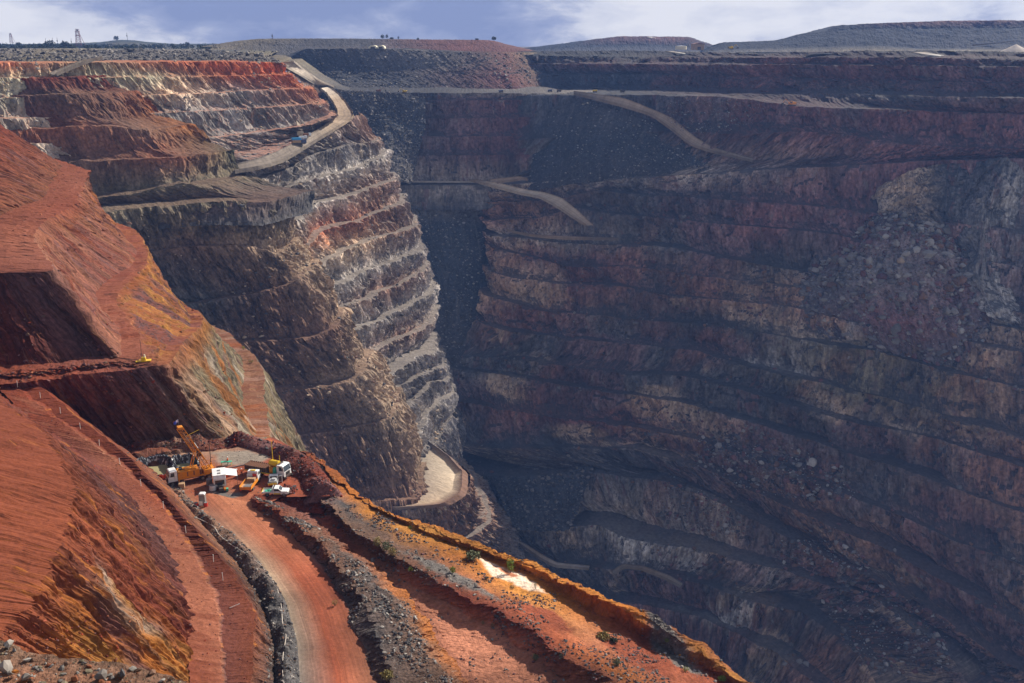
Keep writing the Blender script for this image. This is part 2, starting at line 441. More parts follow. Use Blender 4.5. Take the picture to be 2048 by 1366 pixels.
# ---- left wall, upper weathered benches
e = [(-12, 55, 0)]
patch('upper_pit_wall', [
    Lp(PL_UP, [(-40, 125), (140, 125), (300, 124), (440, 123), (545, 124), (562, 126)], 25, ['brick', 'olive', 'brick', 'brick', 'salmon'], e),
    Lp(PL_UP, [(-40, 155), (100, 156), (202, 155), (444, 152), (581, 148)], 4, ['olive', 'ogrn', 'ogrn', 'rust', 'brick', 'salmon'], e),
    Lp(PL_UP, [(-40, 196), (160, 194), (300, 190), (420, 186), (520, 180), (625, 176)], 5, ['ogrn', 'grey', 'tan', 'grey', 'rust', 'brown'], e),
    Lp(PL_UP, [(-40, 238), (230, 233), (300, 227), (450, 220), (560, 213), (652, 206)], 5, ['grey', 'tan', 'grey', 'grey', 'brown', 'plum'], e),
    Lp(PL_UP, [(-40, 290), (315, 282), (400, 276), (450, 273), (580, 256), (620, 250), (672, 230)], 6, ['grey', 'tan', 'grey', 'grey', 'brown'], e),
    ext(L([tuple(hit(PL_UP, -40, 345)) + ('w',), tuple(hit(PL_UP, 300, 341)) + ('w',), tuple(hit(PL_UP, 375, 336)) + ('w',), (440, 331, -77.8), (470, 330, -79), (500, 324.5, -77), (545, 310.5, -74), (590, 285.5, -69.5), (640, 259.5, -62.3), (677, 232, -57)], w=3, c=['grey', 'grey', 'dgrey', 'brown']), *e),
    shift(ext(L([tuple(hit(PL_UP, -40, 345)) + ('w',), tuple(hit(PL_UP, 300, 341)) + ('w',), tuple(hit(PL_UP, 375, 336)) + ('w',), (440, 331, -77.8), (470, 330, -79), (500, 324.5, -77), (545, 310.5, -74), (590, 285.5, -69.5), (640, 259.5, -62.3), (677, 232, -57)], c='dgrey'), *e), (-8, 8, -30))],
    860, [18, 20, 20, 20, 20, 6], M_UPPER, wob=3, wl=45, flute=3.2, fl=7, fasp=5, block=1.8, bl=7, rough=1.5, rl=9, seed=2, cvar=.6, shear=-.55, cmul=1.5)

PONDS = [([(405, 377), (430, 377), (452, 384), (456, 393), (430, 393), (412, 388)], -92, 'lorange', 1.5), ([(495, 386), (535, 378), (566, 375), (560, 383), (530, 391), (500, 394)], -92, 'lorange', 1.5)]
# ---- left wall below the ramp
e = [(-5, 60, 0)]
LA = L([(330, 338, -77), (395, 336, -77.5), (450, 330, -78), (505, 341, -79), (561, 327, -77), (617, 292, -72.5), (711, 234, -58)], c=['grey', 'grey', 'brown'])
patch('lower_pit_wall', [
    ext(LA, *e),
    L([(330, 358, -84), (400, 352, -84), (450, 352, -85), (515, 357, -85)] + [tuple(hit(PL_B, *q_)) + ('w',) for q_ in ((575, 337), (632, 307), (656, 300), (713, 288), (752, 285))], w=3, c=['grey', 'grey', 'dgrey', 'brown']) and ext(L([(330, 358, -84), (400, 354, -84), (450, 352, -84.5), (515, 357, -85)] + [tuple(hit(PL_B, *q_)) + ('w',) for q_ in ((575, 337), (632, 307), (656, 300), (713, 288), (752, 285))], w=3, c=['grey', 'grey', 'dgrey', 'brown']), *e),
    # (575, 337), (632, 307), (656, 300), (713, 288), (752, 285)], 5, ['grey', 'grey', 'dgrey', 'brown'], e),
    ext(L([(330, 381, -92), (400, 378, -92), (470, 381, -92), (520, 385, -92)] + [tuple(hit(PL_B, *q_)) + ('w',) for q_ in ((566, 376), (598, 366), (656, 349), (720, 336), (760, 318), (772, 312))], w=5, c=['grey', 'grey', 'lgrey', 'grey']), *e),
    Lp(PL_B, [(500, 470), (551, 454), (590, 437), (637, 405), (676, 398), (720, 385), (740, 376), (793, 360)], 6.5, ['grey', 'lgrey', 'brown', 'grey'], e),
    Lp(PL_B, [(540, 530), (593, 508), (647, 461), (720, 439), (769, 420), (815, 405)], 6.5, ['tan', 'rust', 'brown', 'grey'], e),
    Lp(PL_B, [(590, 560), (628, 540), (667, 512), (720, 490), (769, 471), (834, 450)], 7, ['lgrey', 'tan', 'brown', 'grey'], e),
    Lp(PL_B, [(610, 590), (650, 575), (687, 565), (722, 547), (781, 527), (842, 497)], 7, ['grey', 'lgrey', 'grey', 'dgrey'], e),
    Lp(PL_B, [(640, 640), (681, 612), (725, 600), (766, 582), (798, 572), (848, 541)], 7, ['grey', 'brown', 'grey'], e),
    Lp(PL_B, [(670, 680), (710, 655), (749, 644), (778, 629), (804, 620), (830, 608), (863, 590)], 7, ['lgrey', 'grey', 'lgrey'], e),
    Lp(PL_B, [(690, 730), (735, 706), (763, 696), (780, 687), (812, 673), (840, 662), (872, 644)], 6.5, ['grey', 'brown', 'lgrey'], e),
    Lp(PL_B, [(700, 800), (757, 765), (804, 736), (833, 712), (860, 708), (880, 702)], 26, ['lgrey', 'grey'], e),
    Lp(PL_B, [(720, 820), (768, 794), (812, 771), (839, 750), (870, 738), (894, 732)], 8, ['grey', 'dgrey'], e),
    Lp(PL_B, [(760, 850), (800, 830), (826, 810), (842, 785), (865, 765), (896, 760)], 9, ['grey', 'dgrey'], e),
    Lp(PL_B, [(790, 885), (820, 878), (842, 860), (855, 825), (868, 812), (905, 786)], 9, ['lgrey', 'grey'], e),
    Lp(PL_B, [(800, 905), (830, 902), (850, 895), (872, 885), (890, 870), (902, 845)], 4, ['grey', 'dgrey'], e),
    Lp(PL_B, [(800, 960), (830, 955), (860, 945), (900, 935), (930, 915)], 0, 'dgrey', e)],
    820, [8, 12, 18, 20, 20, 20, 20, 20, 20, 19, 18, 14, 16, 16, 12, 6], M_ROCK, wob=7, wl=38, flute=4.4, fl=6.0, fasp=6, block=2.4, bl=4.5, rough=1.6, rl=8, seed=4, cvar=.7, cmul=1.5, paint=PONDS)

# ---- dark spur in front of it
e = [(20, 55, 0)]
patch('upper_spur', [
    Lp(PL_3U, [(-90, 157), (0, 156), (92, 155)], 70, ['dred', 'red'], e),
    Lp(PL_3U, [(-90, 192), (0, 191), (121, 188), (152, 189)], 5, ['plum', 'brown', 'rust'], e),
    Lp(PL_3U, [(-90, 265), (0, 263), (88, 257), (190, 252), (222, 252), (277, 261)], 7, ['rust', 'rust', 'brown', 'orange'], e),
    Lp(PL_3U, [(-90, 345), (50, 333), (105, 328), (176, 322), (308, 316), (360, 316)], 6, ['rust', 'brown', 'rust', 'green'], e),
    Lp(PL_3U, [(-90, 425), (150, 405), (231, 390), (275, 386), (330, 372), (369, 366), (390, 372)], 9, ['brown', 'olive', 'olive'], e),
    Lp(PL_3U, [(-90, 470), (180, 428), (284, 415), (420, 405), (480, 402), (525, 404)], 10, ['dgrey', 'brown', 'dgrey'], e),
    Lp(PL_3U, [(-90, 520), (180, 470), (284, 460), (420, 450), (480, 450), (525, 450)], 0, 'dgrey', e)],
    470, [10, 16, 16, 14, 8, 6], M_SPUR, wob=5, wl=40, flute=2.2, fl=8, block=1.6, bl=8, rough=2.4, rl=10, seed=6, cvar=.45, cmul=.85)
e = [(1, 22, 0), (0, 60, 0)]
patch('lower_spur', [  # tan line ends paint the sunlit nose, dark grey starts the shaded faces
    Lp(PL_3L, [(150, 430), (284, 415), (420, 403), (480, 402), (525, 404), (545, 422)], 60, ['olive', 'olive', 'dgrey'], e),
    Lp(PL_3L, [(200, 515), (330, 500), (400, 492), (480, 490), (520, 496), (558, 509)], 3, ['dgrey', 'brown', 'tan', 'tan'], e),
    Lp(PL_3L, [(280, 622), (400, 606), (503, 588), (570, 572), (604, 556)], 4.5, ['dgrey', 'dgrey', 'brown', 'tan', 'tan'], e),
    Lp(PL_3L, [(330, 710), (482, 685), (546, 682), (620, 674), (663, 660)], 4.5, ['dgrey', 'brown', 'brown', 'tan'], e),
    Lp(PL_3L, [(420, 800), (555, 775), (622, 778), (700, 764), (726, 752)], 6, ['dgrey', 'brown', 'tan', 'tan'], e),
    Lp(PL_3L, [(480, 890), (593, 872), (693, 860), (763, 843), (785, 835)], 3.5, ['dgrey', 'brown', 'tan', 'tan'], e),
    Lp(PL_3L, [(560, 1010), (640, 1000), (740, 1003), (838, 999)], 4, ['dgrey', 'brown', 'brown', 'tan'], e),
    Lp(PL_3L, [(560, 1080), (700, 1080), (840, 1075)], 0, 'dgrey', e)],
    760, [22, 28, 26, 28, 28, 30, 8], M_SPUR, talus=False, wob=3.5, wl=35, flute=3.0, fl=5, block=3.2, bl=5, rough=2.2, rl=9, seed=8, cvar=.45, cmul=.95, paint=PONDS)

# ---- bend of the haul road at the spur's foot
patch('haul_road_bench', [
    L([(700, 990, -283), (742, 995, -283), (790, 999, -283), (836, 990, -283), (838, 960, -283), (836, 915, -283), (832, 880, -283), (842, 862, -283)], c='dust'),
    L([(700, 1000, -283), (745, 1005, -283), (800, 1009, -283), (870, 1003, -283), (905, 980, -283), (910, 945, -283), (885, 914, -283), (852, 884, -283)], c=['tan', 'tan', 'cream', 'tan']),
    L([(700, 1008, -281), (745, 1011, -281), (800, 1014, -281), (885, 1008, -280), (922, 985, -280), (925, 945, -280), (895, 909, -280), (855, 880, -280)], c=['grey', 'brown', 'brown', 'grey']),
    L([(700, 1012, -283), (745, 1014, -283), (800, 1020, -283), (900, 1013, -283), (935, 990, -283), (936, 948, -283), (900, 912, -283), (860, 882, -283)], c=['grey', 'brown', 'brown', 'grey'])],
    320, [14, 6, 6], M_ROADF, wob=.8, wl=20, rough=.8, rl=6, seed=9, talus=False, sm=.02)
patch('bench_face', [
    L([(700, 1012, -283), (745, 1014, -283), (800, 1020, -283), (900, 1013, -283), (935, 990, -283), (936, 948, -283), (900, 912, -283), (860, 882, -283)], c=['grey', 'brown', 'brown', 'grey']),
    L([(700, 1060, -318), (760, 1075, -320), (850, 1085, -320), (935, 1080, -318), (985, 1045, -322), (972, 995, -325), (945, 945, -325), (905, 905, -325)], w=4, c=['dgrey', 'brown', 'brown', 'tan']),
    L([(720, 1160, -395), (800, 1180, -395), (900, 1185, -395), (975, 1175, -395), (1050, 1120, -395), (1040, 1060, -395), (1005, 990, -395), (950, 930, -395)], c=['dgrey', 'grey', 'lgrey'])],
    420, [24, 28], M_ROCK, wob=3, wl=30, flute=2.5, fl=6, block=2.0, bl=6, rough=1.2, rl=8, seed=9, talus=True, sm=.02)

# ---- near red wall
G0 = L([(-230, 150, -28, 'w'), (-190, 210, -28, 'w'), (-186, 300, -28, 'w'), (-188, 350, -28, 'w'), (-215, 420, -28, 'w'), (-260, 480, -28, 'w')], c=['dred', 'red', 'red'], a=[1])
B2T = L([(-210, 150, -47.5, 'w'), (-156, 225, -47.5, 'w'), (-150, 291, -47.5, 'w'), (-152, 323, -47.5, 'w'), (-161, 348, -47.5, 'w'), (-190, 425, -47.5, 'w'), (-240, 490, -47.5, 'w')], c=['red', 'rust', 'rust'], a=[1])
B2 = L([(-250, 545, -48.6), (-60, 545, -48.6), (60, 545, -48.6), (112, 542, -48.6), (85, 500, -48.6), (66, 476, -48.6), (77, 450, -48.6), (121, 421, -48.6), (154, 406, -48.6), (157, 391, -48.6), (-172, 410, -48.6, 'w'), (-225, 480, -48.6, 'w')], c=['dred', 'dred', 'dred', 'plum', 'pink', 'salmon', 'pink', 'brick', 'rust'], a=[3])
LNA = L([(-250, 748, -66), (-60, 744, -66), (60, 740, -66), (200, 728, -66), (292, 714, -66), (271, 668, -66), (240, 622, -66), (228, 592, -66), (262, 558, -66), (297, 530, -66), (297, 505, -66), (285, 475, -66), (260, 452, -66), (215, 441, -66), (-205, 450, -66, 'w'), (-250, 500, -66, 'w')], w=5, c=['dred', 'dred', 'red', 'plum', 'pink', 'orange', 'ochre', 'rust', 'tan', 'brown'], a=[4])
H0 = L([(-250, 800, -67), (-60, 775, -67), (60, 764, -67), (150, 752, -67), (250, 741, -67), (338, 731, -67), (352, 712, -67.5), (366, 681, -70), (399, 655, -74), (403, 632, -77), (380, 612, -79), (330, 590, -81), (-150, 400, -84, 'w'), (-200, 460, -86, 'w')], w=3, c=['dred', 'dred', 'red', 'plum', 'orange', 'ochre', 'ogrn', 'tan', 'ogrn'], a=[5])
H1 = L([(-250, 960, -83), (-60, 940, -83), (100, 925, -83), (235, 912, -83.5), (320, 906, -83.5), (400, 895, -83.5), (482, 884, -83.5), (545, 872, -90), (530, 800, -95), (525, 740, -97), (495, 700, -98), (460, 670, -99), (400, 640, -100), (-170, 430, -104, 'w')], w=5, c=['red', 'dred', 'tan', 'ogrn', 'ogrn'], a=[6])
H2 = L([(-110, 140, -112, 'w'), (-95, 150, -112, 'w'), (-60, 160, -112, 'w'), (-45, 175, -112, 'w'), (-36, 205, -120, 'w'), (-42, 235, -132, 'w'), (-52, 270, -142, 'w'), (-62, 305, -144, 'w'), (-75, 340, -144, 'w'), (-110, 400, -144, 'w'), (-150, 470, -144, 'w')], c=['dgrey', 'olive', 'olive'], a=[4])
def near_col(s, t, S, T, C):
    def bl(C, k, c): return C * (1 - k[:, :, None]) + np.array(PAL[c] if isinstance(c, str) else c) * k[:, :, None]
    far = sstep(.40, .45, s); flat = np.zeros_like(s)
    n1 = fbm(S / 9 + .12 * T / 9, T / 70, None, 201, 3); n2 = fbm(S / 3.2, T / 40, None, 202, 3); n3 = fbm(S / 5.0, T / 60, None, 203, 3)
    up = far * sstep(.27, .31, t) * sstep(.46, .44, t); mid = far * sstep(.46, .49, t) * sstep(.66, .63, t); lo = far * sstep(.66, .70, t)
    C = bl(C, up, (.26, .095, .065)); C = bl(C, up * sstep(.0, .4, n1) * .8, 'pink'); C = bl(C, up * sstep(.1, .4, n2) * .7, 'red'); C = bl(C, up * sstep(.55, .8, s) * sstep(0, .3, n3), 'orange')
    C = bl(C, mid, (.24, .10, .065)); C = bl(C, mid * sstep(-.1, .2, n1 + .8 * (.55 - s)), 'plum'); C = bl(C, mid * sstep(.05, .3, n3), 'ochre'); C = bl(C, mid * sstep(.15, .4, n2) * .8, 'orange'); C = bl(C, mid * sstep(.72, .85, s), (.17, .115, .075))
    C = bl(C, lo, (.24, .19, .115)); C = bl(C, lo * sstep(.0, .3, n1 + .9 * (.55 - s)) * .8, 'orange'); C = bl(C, lo * sstep(.1, .4, n2) * .6, (.13, .10, .07)); C = bl(C, lo * sstep(.25, .5, n3) * .5, 'pale')
    return C
patch('near_pit_wall', [G0, B2T, B2, LNA, H0, H1, H2], 640, [22, 16, 26, 26, 26, 24], M_RAIN, splits=[.42], sm=.008,
      wob=1.6, wl=24, flute=1.0, fl=2.4, fasp=9, block=.4, bl=2.4, rough=1.4, rl=3.2, seed=12, talus=False, cvar=.45, colfn=near_col, cmul=.52)

# ---- foreground slope and stake berm
A8 = [1, 2, 3, 4, 5, 6, 7, 8]; S8 = [.1, .22, .34, .47, .6, .73, .84, .93]
F0m = L([(-72, 40, -44, 'w'), (-74, 60, -44, 'w'), (-78, 76, -44, 'w'), (-80, 90, -44, 'w'), (-83, 106, -45, 'w'), (-88, 122, -46, 'w'), (-96, 138, -48, 'w'), (-108, 152, -50, 'w'), (-125, 175, -53, 'w'), (-150, 205, -56, 'w')], c=['salmon', 'salmon'], a=A8)
F0 = L([(-160, 1500, -53), (-80, 1360, -53), (0, 1262, -54), (66, 1180, -54.5), (122, 1070, -55), (142, 975, -55.5), (100, 893, -56.5), (32, 824, -58), (-60, 776, -60), (-200, 735, -62)], c=['rust', 'brick', 'brick', 'brick', 'salmon', 'brick'], a=A8)
F1 = L([(440, 1750, -75), (425, 1620, -75), (405, 1520, -75), (392, 1425, -75), (386, 1325, -75), (374, 1225, -75), (330, 1105, -75), (264, 1002, -74.4), (130, 885, -72.3), (-60, 745, -67)], c=['orange', 'rust', 'red', 'plum', 'red'], a=A8)
F1d = shift(F1, (1, 0, -2))
def slope_col(s, t, S, T, C):
    n1 = fbm(S / 5.5 + .25 * T / 5, T / 34, None, 101, 3); n2 = fbm(S / 2.2, T / 20, None, 102, 3)
    def bl(C, k, c): return C * (1 - k[:, :, None]) + np.array(PAL[c]) * k[:, :, None]
    f = sstep(.12, .32, t)
    C = bl(C, f * sstep(.0, .5, n1 + .9 * sstep(.62, .35, s) - .25) * sstep(.1, .35, t) * .95, 'orange')
    C = bl(C, sstep(.15, .55, n2) * f * .55, 'red')
    C = bl(C, sstep(.2, .45, fbm(S / 3.4, T / 40, None, 107, 3) + .25 * sstep(.55, .36, s) - .02) * sstep(.25, .45, t) * sstep(.7, .42, s) * .9, 'ochre')
    k = np.exp(-((s - .46 - .03 * np.sin(t * 9)) / .018) ** 2) * sstep(.25, .4, t) * sstep(.85, .6, t); C = bl(C, k * .8, 'pale')
    k = np.exp(-((s - .31) / .03) ** 2) * sstep(.5, .65, t) * (0.5 + n2); C = bl(C, np.clip(k, 0, .8), 'pale')
    C = bl(C, sstep(.2, .5, -n1) * f * .6, 'plum')
    return C
patch('foreground_slope', [F0m, F0, F1, F1d], 760, [16, 130, 4], M_SOIL, sm=.012, splits=S8,
      wob=1.0, wl=18, flute=1.0, fl=1.0, fasp=20, rough=.75, rl=2.2, seed=14, talus=False, cvar=.3, colfn=slope_col, cmul=.47)
F1 = L([(392, 1440, -75), (390, 1366, -75), (385, 1300, -75), (370, 1200, -75), (322, 1090, -75), (270, 1010, -74.5), (160, 905, -73), (60, 835, -70.5), (0, 775, -68), (-60, 745, -67)], c=['salmon', 'pink', 'road', 'plum', 'red', 'red'])
F2 = L([(450, 1440, -75.4), (445, 1366, -75.4), (440, 1300, -75.4), (432, 1200, -75.4), (385, 1105, -75.4), (330, 1020, -75), (235, 925, -73.3), (130, 850, -71), (40, 780, -68.3), (0, 757, -67.2)], c=['pink', 'pink', 'pink', 'salmon', 'road', 'red', 'red'])
F2a = L([(458, 1440, -76.0), (453, 1366, -76.0), (448, 1300, -76.0), (441, 1200, -76.0), (394, 1103, -76.0), (337, 1017, -75.5), (240, 921, -73.8), (136, 847, -71.5), (46, 778, -68.6), (5, 756, -67.5)], c=['plum', 'dred', 'red'])
F2b = L([(510, 1440, -75.4), (503, 1366, -75.4), (505, 1295, -75.4), (508, 1214, -75.4), (475, 1158, -75.4), (407, 1078, -75.2), (348, 1013, -75), (244, 902, -73), (150, 830, -70.8), (75, 766, -68), (50, 750, -67.4)], c=['rust', 'dred', 'dred', 'red'])
F3 = L([(552, 1440, -83.6), (548, 1366, -83.6), (545, 1290, -83.6), (520, 1200, -83.6), (470, 1125, -83.6), (415, 1060, -83.6), (372, 1010, -83.6), (335, 970, -83.6), (285, 930, -83.6), (240, 905, -84)], c=['dgrey', 'brown', 'road', 'dred'])
F3b = shift(F3, (3, 2, -3))
def berm_col(s, t, S, T, C):
    k = sstep(.1, .5, fbm(S / 3.0, T / 12, None, 131, 3)) * sstep(.02, .12, t) * sstep(.36, .28, t)
    k2 = sstep(.05, .4, fbm(S / 2.0, T / 15, None, 135, 3)) * sstep(.36, .25, t) * .6
    C = C * (1 - k[:, :, None] * .75) + np.array(PAL['pink']) * k[:, :, None] * .75
    return C * (1 - k2[:, :, None]) + np.array(PAL['dred']) * k2[:, :, None]
patch('stake_berm', [shift(F1, (-.8, .3, .25)), F2, F2a, F2b, F3, F3b], 620, [22, 4, 10, 30, 4], M_SOIL, sm=.012, colfn=berm_col,
      wob=.5, wl=11, flute=.4, fl=1.3, fasp=14, rough=.4, rl=2.0, seed=15, talus=False, cvar=.3, cmul=.6)

# ---- haul road, its gravel banks, drill pad
F5 = L([(604, 1440, -84), (600, 1366, -84), (597, 1290, -84), (572, 1200, -84), (520, 1120, -84), (455, 1055, -84), (415, 1010, -84), (385, 980, -84)], c=['grey', 'tan', 'salmon'])
F3c = L([(550, 1440, -84.3), (546, 1366, -84.3), (543, 1290, -84.3), (518, 1200, -84.3), (468, 1125, -84.3), (413, 1060, -84.3), (370, 1010, -84.3), (350, 985, -84.3)], c=['grey', 'grey', 'road'])
F6 = L([(765, 1440, -84), (748, 1366, -84), (720, 1290, -84), (690, 1215, -84), (640, 1140, -84), (595, 1093, -84), (545, 1050, -84), (500, 1005, -84)], c=['road', 'salmon', 'lorange'])
Fm_ = L([(690, 1440, -83.9), (678, 1366, -83.9), (660, 1290, -83.9), (632, 1205, -83.9), (582, 1130, -83.9), (525, 1074, -83.9), (480, 1030, -83.9), (440, 990, -83.9)], c=['salmon', 'salmon', 'lorange'])
F6b = L([(780, 1440, -84.2), (765, 1366, -84.2), (735, 1290, -84.2), (703, 1210, -84.2), (655, 1135, -84.2), (608, 1085, -84.2), (556, 1042, -84.2), (505, 1000, -84.2)], c=['brown', 'dgrey', 'road'])
F7 = L([(810, 1440, -82.4), (790, 1366, -82.4), (763, 1292, -82.4), (739, 1224, -82.4), (691, 1152, -82.4), (643, 1094, -82.2), (595, 1058, -82.2), (550, 1022, -82.4), (500, 990, -83.2)], c=['brown', 'dgrey', 'brown', 'rust', 'red'])
F8 = L([(960, 1440, -82.8), (905, 1366, -82.8), (858, 1309, -82.8), (824, 1248, -82.8), (773, 1190, -82.8), (722, 1132, -82.8), (653, 1085, -82.8), (612, 1052, -82.8), (570, 1022, -82.8), (520, 990, -83.4)], c=['brown', 'brown', 'dgrey', 'brown', 'red'])
F9 = L([(985, 1440, -87.0), (938, 1366, -87.0), (893, 1309, -87.0), (858, 1248, -87.0), (808, 1190, -87.0), (757, 1137, -87.0), (690, 1092, -87.0), (645, 1055, -87.0), (615, 1022, -87.0), (575, 995, -87.0)], c=['rust', 'orange', 'rust', 'plum'])
patch('haul_road', [F3c, F5, Fm_, F6, F6b, shift(F6b, (2.5, .5, -1.2))], 420, [8, 22, 22, 6, 3], M_TRACK, rough=.22, rl=2.5, wob=.3, wl=12, seed=16, talus=False, cvar=.3, smooth=True, cmul=.93)
patch('gravel_bank', [shift(F6b, (-1.2, 0, -.25)), F7, F8, F9], 560, [12, 26, 16], M_GRAV, rough=1.3, rl=2.2, wob=.9, wl=7, seed=17, talus=False, cvar=.6, block=.4, bl=1.3, cmul=.8)
SUMP_A = [(270, 925), (300, 917), (335, 915), (346, 930), (340, 945), (332, 953), (295, 952)]
SUMP_B = [(348, 917), (375, 912), (395, 918), (394, 932), (380, 938), (352, 936)]
patch('drill_pad', [
    L([(385, 1030, -84.08), (335, 970, -84.08), (285, 935, -84.08), (240, 905, -84.08)], c=['road', 'dred']),
    L([(500, 1030, -84.05), (470, 960, -84.05), (400, 915, -84.05), (330, 890, -84.05)], c=['lorange', 'salmon', 'tan']),
    L([(560, 994, -84.05), (560, 950, -84.05), (520, 905, -84.05), (470, 872, -84.05)], c=['salmon', 'salmon', 'tan']),
    L([(660, 992, -84.05), (632, 950, -84.05), (595, 912, -84.05), (530, 878, -84.05)], c=['dred', 'salmon', 'brick']),
    L([(675, 1008, -88), (652, 955, -88), (620, 914, -88), (545, 874, -88)], c='dred')],
    300, [70, 36, 36, 10], M_DIRT, rough=.35, rl=3, seed=18, talus=False, cvar=.3, dig=[(SUMP_A, -84, 3.2, .5), (SUMP_B, -84, 3.2, .5)],
    paint=[([(430, 905), (500, 900), (545, 912), (520, 925), (450, 930)], -84, 'dust', 1.2), ([(420, 975), (450, 980), (490, 990), (460, 1000), (420, 992)], -84, 'grey', .8)])
def mound(name, pts, z, h, w, c, mat, n=160, m=13, seed=60, lump=.5):
    """a bulldozed windrow of earth along a line"""
    P = resample(np.array([Pz(u, v, z) for u, v in pts]), n, sm=.02)
    T = np.gradient(P, axis=0)[:, :2]; T /= np.linalg.norm(T, axis=1)[:, None]; Nn = np.stack([T[:, 1], -T[:, 0]], 1)
    q = np.linspace(-1, 1, m)
    taper = np.minimum(1, np.minimum(np.arange(n), np.arange(n)[::-1]) / (n * .07))
    S = np.concatenate([[0], np.cumsum(np.linalg.norm(np.diff(P, axis=0), axis=1))])
    G = np.zeros((m, n, 3))
    for i, t in enumerate(q):
        G[i, :, :2] = P[:, :2] + Nn * (t * w)
        hh = h * (1 - abs(t) ** 1.6) * taper * (1 + lump * vnoise(S / (w * 1.1), np.full(n, t * .8 + seed), None, seed)) + h * .45 * lump * (1 - abs(t)) * fbm(S / 1.3, np.full(n, t * w / 1.3), None, seed + 3, 3)
        G[i, :, 2] = z + hh - (.35 if abs(t) > .99 else 0)
    cc = colline(c, n)[None] * (1 + .4 * fbm(G[:, :, 0] / 3, G[:, :, 1] / 3, None, seed, 3))[:, :, None]
    Fq = grid_faces(m, n); V = G.reshape(-1, 3)
    nrm = np.cross(V[Fq[:, 1]] - V[Fq[:, 0]], V[Fq[:, 3]] - V[Fq[:, 0]])
    if nrm[:, 2].sum() < 0: Fq = Fq[:, ::-1]
    uv = np.stack([np.repeat(S[None], m, 0), np.repeat((q * w)[:, None], n, 1)], -1).reshape(-1, 2)
    o = structure(np_mesh(name, V, Fq, mat, cc.reshape(-1, 3), uv)); PATCH[o.name] = G
    return o
mound('windrow', [(576, 1440), (574, 1366), (571, 1290), (547, 1200), (492, 1120), (450, 1078), (425, 1058), (400, 1042), (376, 1021), (354, 994), (341, 974)], -84, 1.4, 1.9, ['dgrey', 'dgrey', 'brown', 'brown'], M_GRAV, n=420, seed=61, lump=.6)
mound('windrow', [(250, 902), (300, 897), (360, 893), (420, 892), (448, 886)], -84, 1.9, 3.4, ['dred', 'brown', 'dred'], M_GRAV, seed=62, lump=.9)
mound('windrow', [(446, 890), (480, 882), (515, 889), (552, 901), (585, 915), (610, 935), (628, 958), (640, 985)], -84, 1.7, 3.0, ['dred', 'plum', 'dred', 'dred'], M_GRAV, n=200, seed=63)
mound('windrow', [(598, 950), (622, 968), (640, 985), (650, 1000)], -85, 2.2, 4, ['dred', 'plum'], M_GRAV, n=90, seed=64, lump=.8)
mound('windrow', [(560, 1003), (590, 1003), (630, 1000), (665, 1003)], -86.5, 2.5, 5, ['dred', 'dred'], M_GRAV, n=110, seed=65, lump=.7)

# ---- ground between the road and the pit edge
E1 = L([(1010, 1440, -87.3), (940, 1366, -87.3), (905, 1309, -87.3), (866, 1248, -87.3), (815, 1190, -87.3), (762, 1140, -87.3), (690, 1090, -87.3), (640, 1045, -87.3), (600, 1005, -87.3), (560, 975, -87.3)], c=['pink', 'pink', 'pink', 'salmon', 'plum'])
E0 = shift(F9, (-2, -1, -.6), ['plum', 'rust'])
E2 = L([(1140, 1440, -87.3), (1032, 1344, -87.3), (978, 1299, -87.3), (926, 1255, -87.3), (858, 1224, -87.3), (800, 1187, -87.3), (750, 1140, -87.3), (690, 1070, -87.3), (640, 1018, -87.3), (590, 960, -87.3)], c=['pink', 'pink', 'pink', 'salmon', 'dred'])
E3 = L([(1215, 1420, -86.9), (1121, 1350, -86.9), (1068, 1317, -86.9), (995, 1264, -86.9), (928, 1222, -86.9), (834, 1173, -86.9), (783, 1132, -86.9), (711, 1080, -86.9), (655, 1020, -86.9), (610, 950, -86.9)], c=['pink', 'pink', 'pink', 'brown', 'plum'])
E4 = L([(1300, 1410, -84.6), (1215, 1356, -84.6), (1152, 1323, -84.6), (1089, 1281, -84.6), (1039, 1247, -84.6), (943, 1197, -84.6), (875, 1159, -84.6), (807, 1118, -84.5), (759, 1098, -84.5), (700, 1048, -84.5), (650, 1003, -84.5), (620, 945, -84.8)], c=['rust', 'dred', 'dred', 'brown', 'brown', 'plum'])
E4b = L([(1325, 1405, -84.8), (1235, 1345, -84.8), (1172, 1310, -84.8), (1108, 1266, -84.8), (1058, 1232, -84.8), (960, 1182, -84.8), (895, 1143, -84.8), (830, 1105, -84.8), (775, 1078, -84.8), (715, 1033, -84.8), (660, 985, -84.8), (625, 935, -84.6)], c=['orange', 'brick', 'rust', 'brown', 'dgrey', 'plum'])
E5 = L([(1380, 1395, -87), (1265, 1320, -87), (1205, 1280, -87), (1130, 1235, -87), (1060, 1195, -87), (985, 1152, -87), (930, 1118, -86.6), (870, 1090, -86), (800, 1056, -85.6), (740, 1024, -85.6), (685, 972, -85.2), (632, 926, -85)], c=['salmon', 'lorange', 'ochre', 'orange', 'ochre', 'orange', 'rust'])
E6 = L([(1480, 1378, -89.5), (1400, 1335, -89.5), (1300, 1285, -89.5), (1190, 1225, -89), (1110, 1172, -88), (1050, 1140, -88), (985, 1113, -88), (900, 1084, -87.4), (830, 1058, -86.6), (760, 1024, -86.3), (695, 976, -85.6), (640, 922, -85)], c=['salmon', 'salmon', 'orange', 'ochre', 'ochre', 'orange', 'brick'])
E6b = L([(1510, 1372, -88), (1425, 1320, -88), (1345, 1268, -86.6), (1240, 1212, -85.6), (1140, 1165, -86), (1068, 1134, -86.3), (990, 1106, -86.3), (904, 1076, -86), (840, 1052, -85.6), (770, 1024, -85.4), (705, 984, -85), (650, 930, -84.5), (612, 904, -84)], c=['ochre', 'orange', 'orange', 'ochre', 'orange', 'brick'])
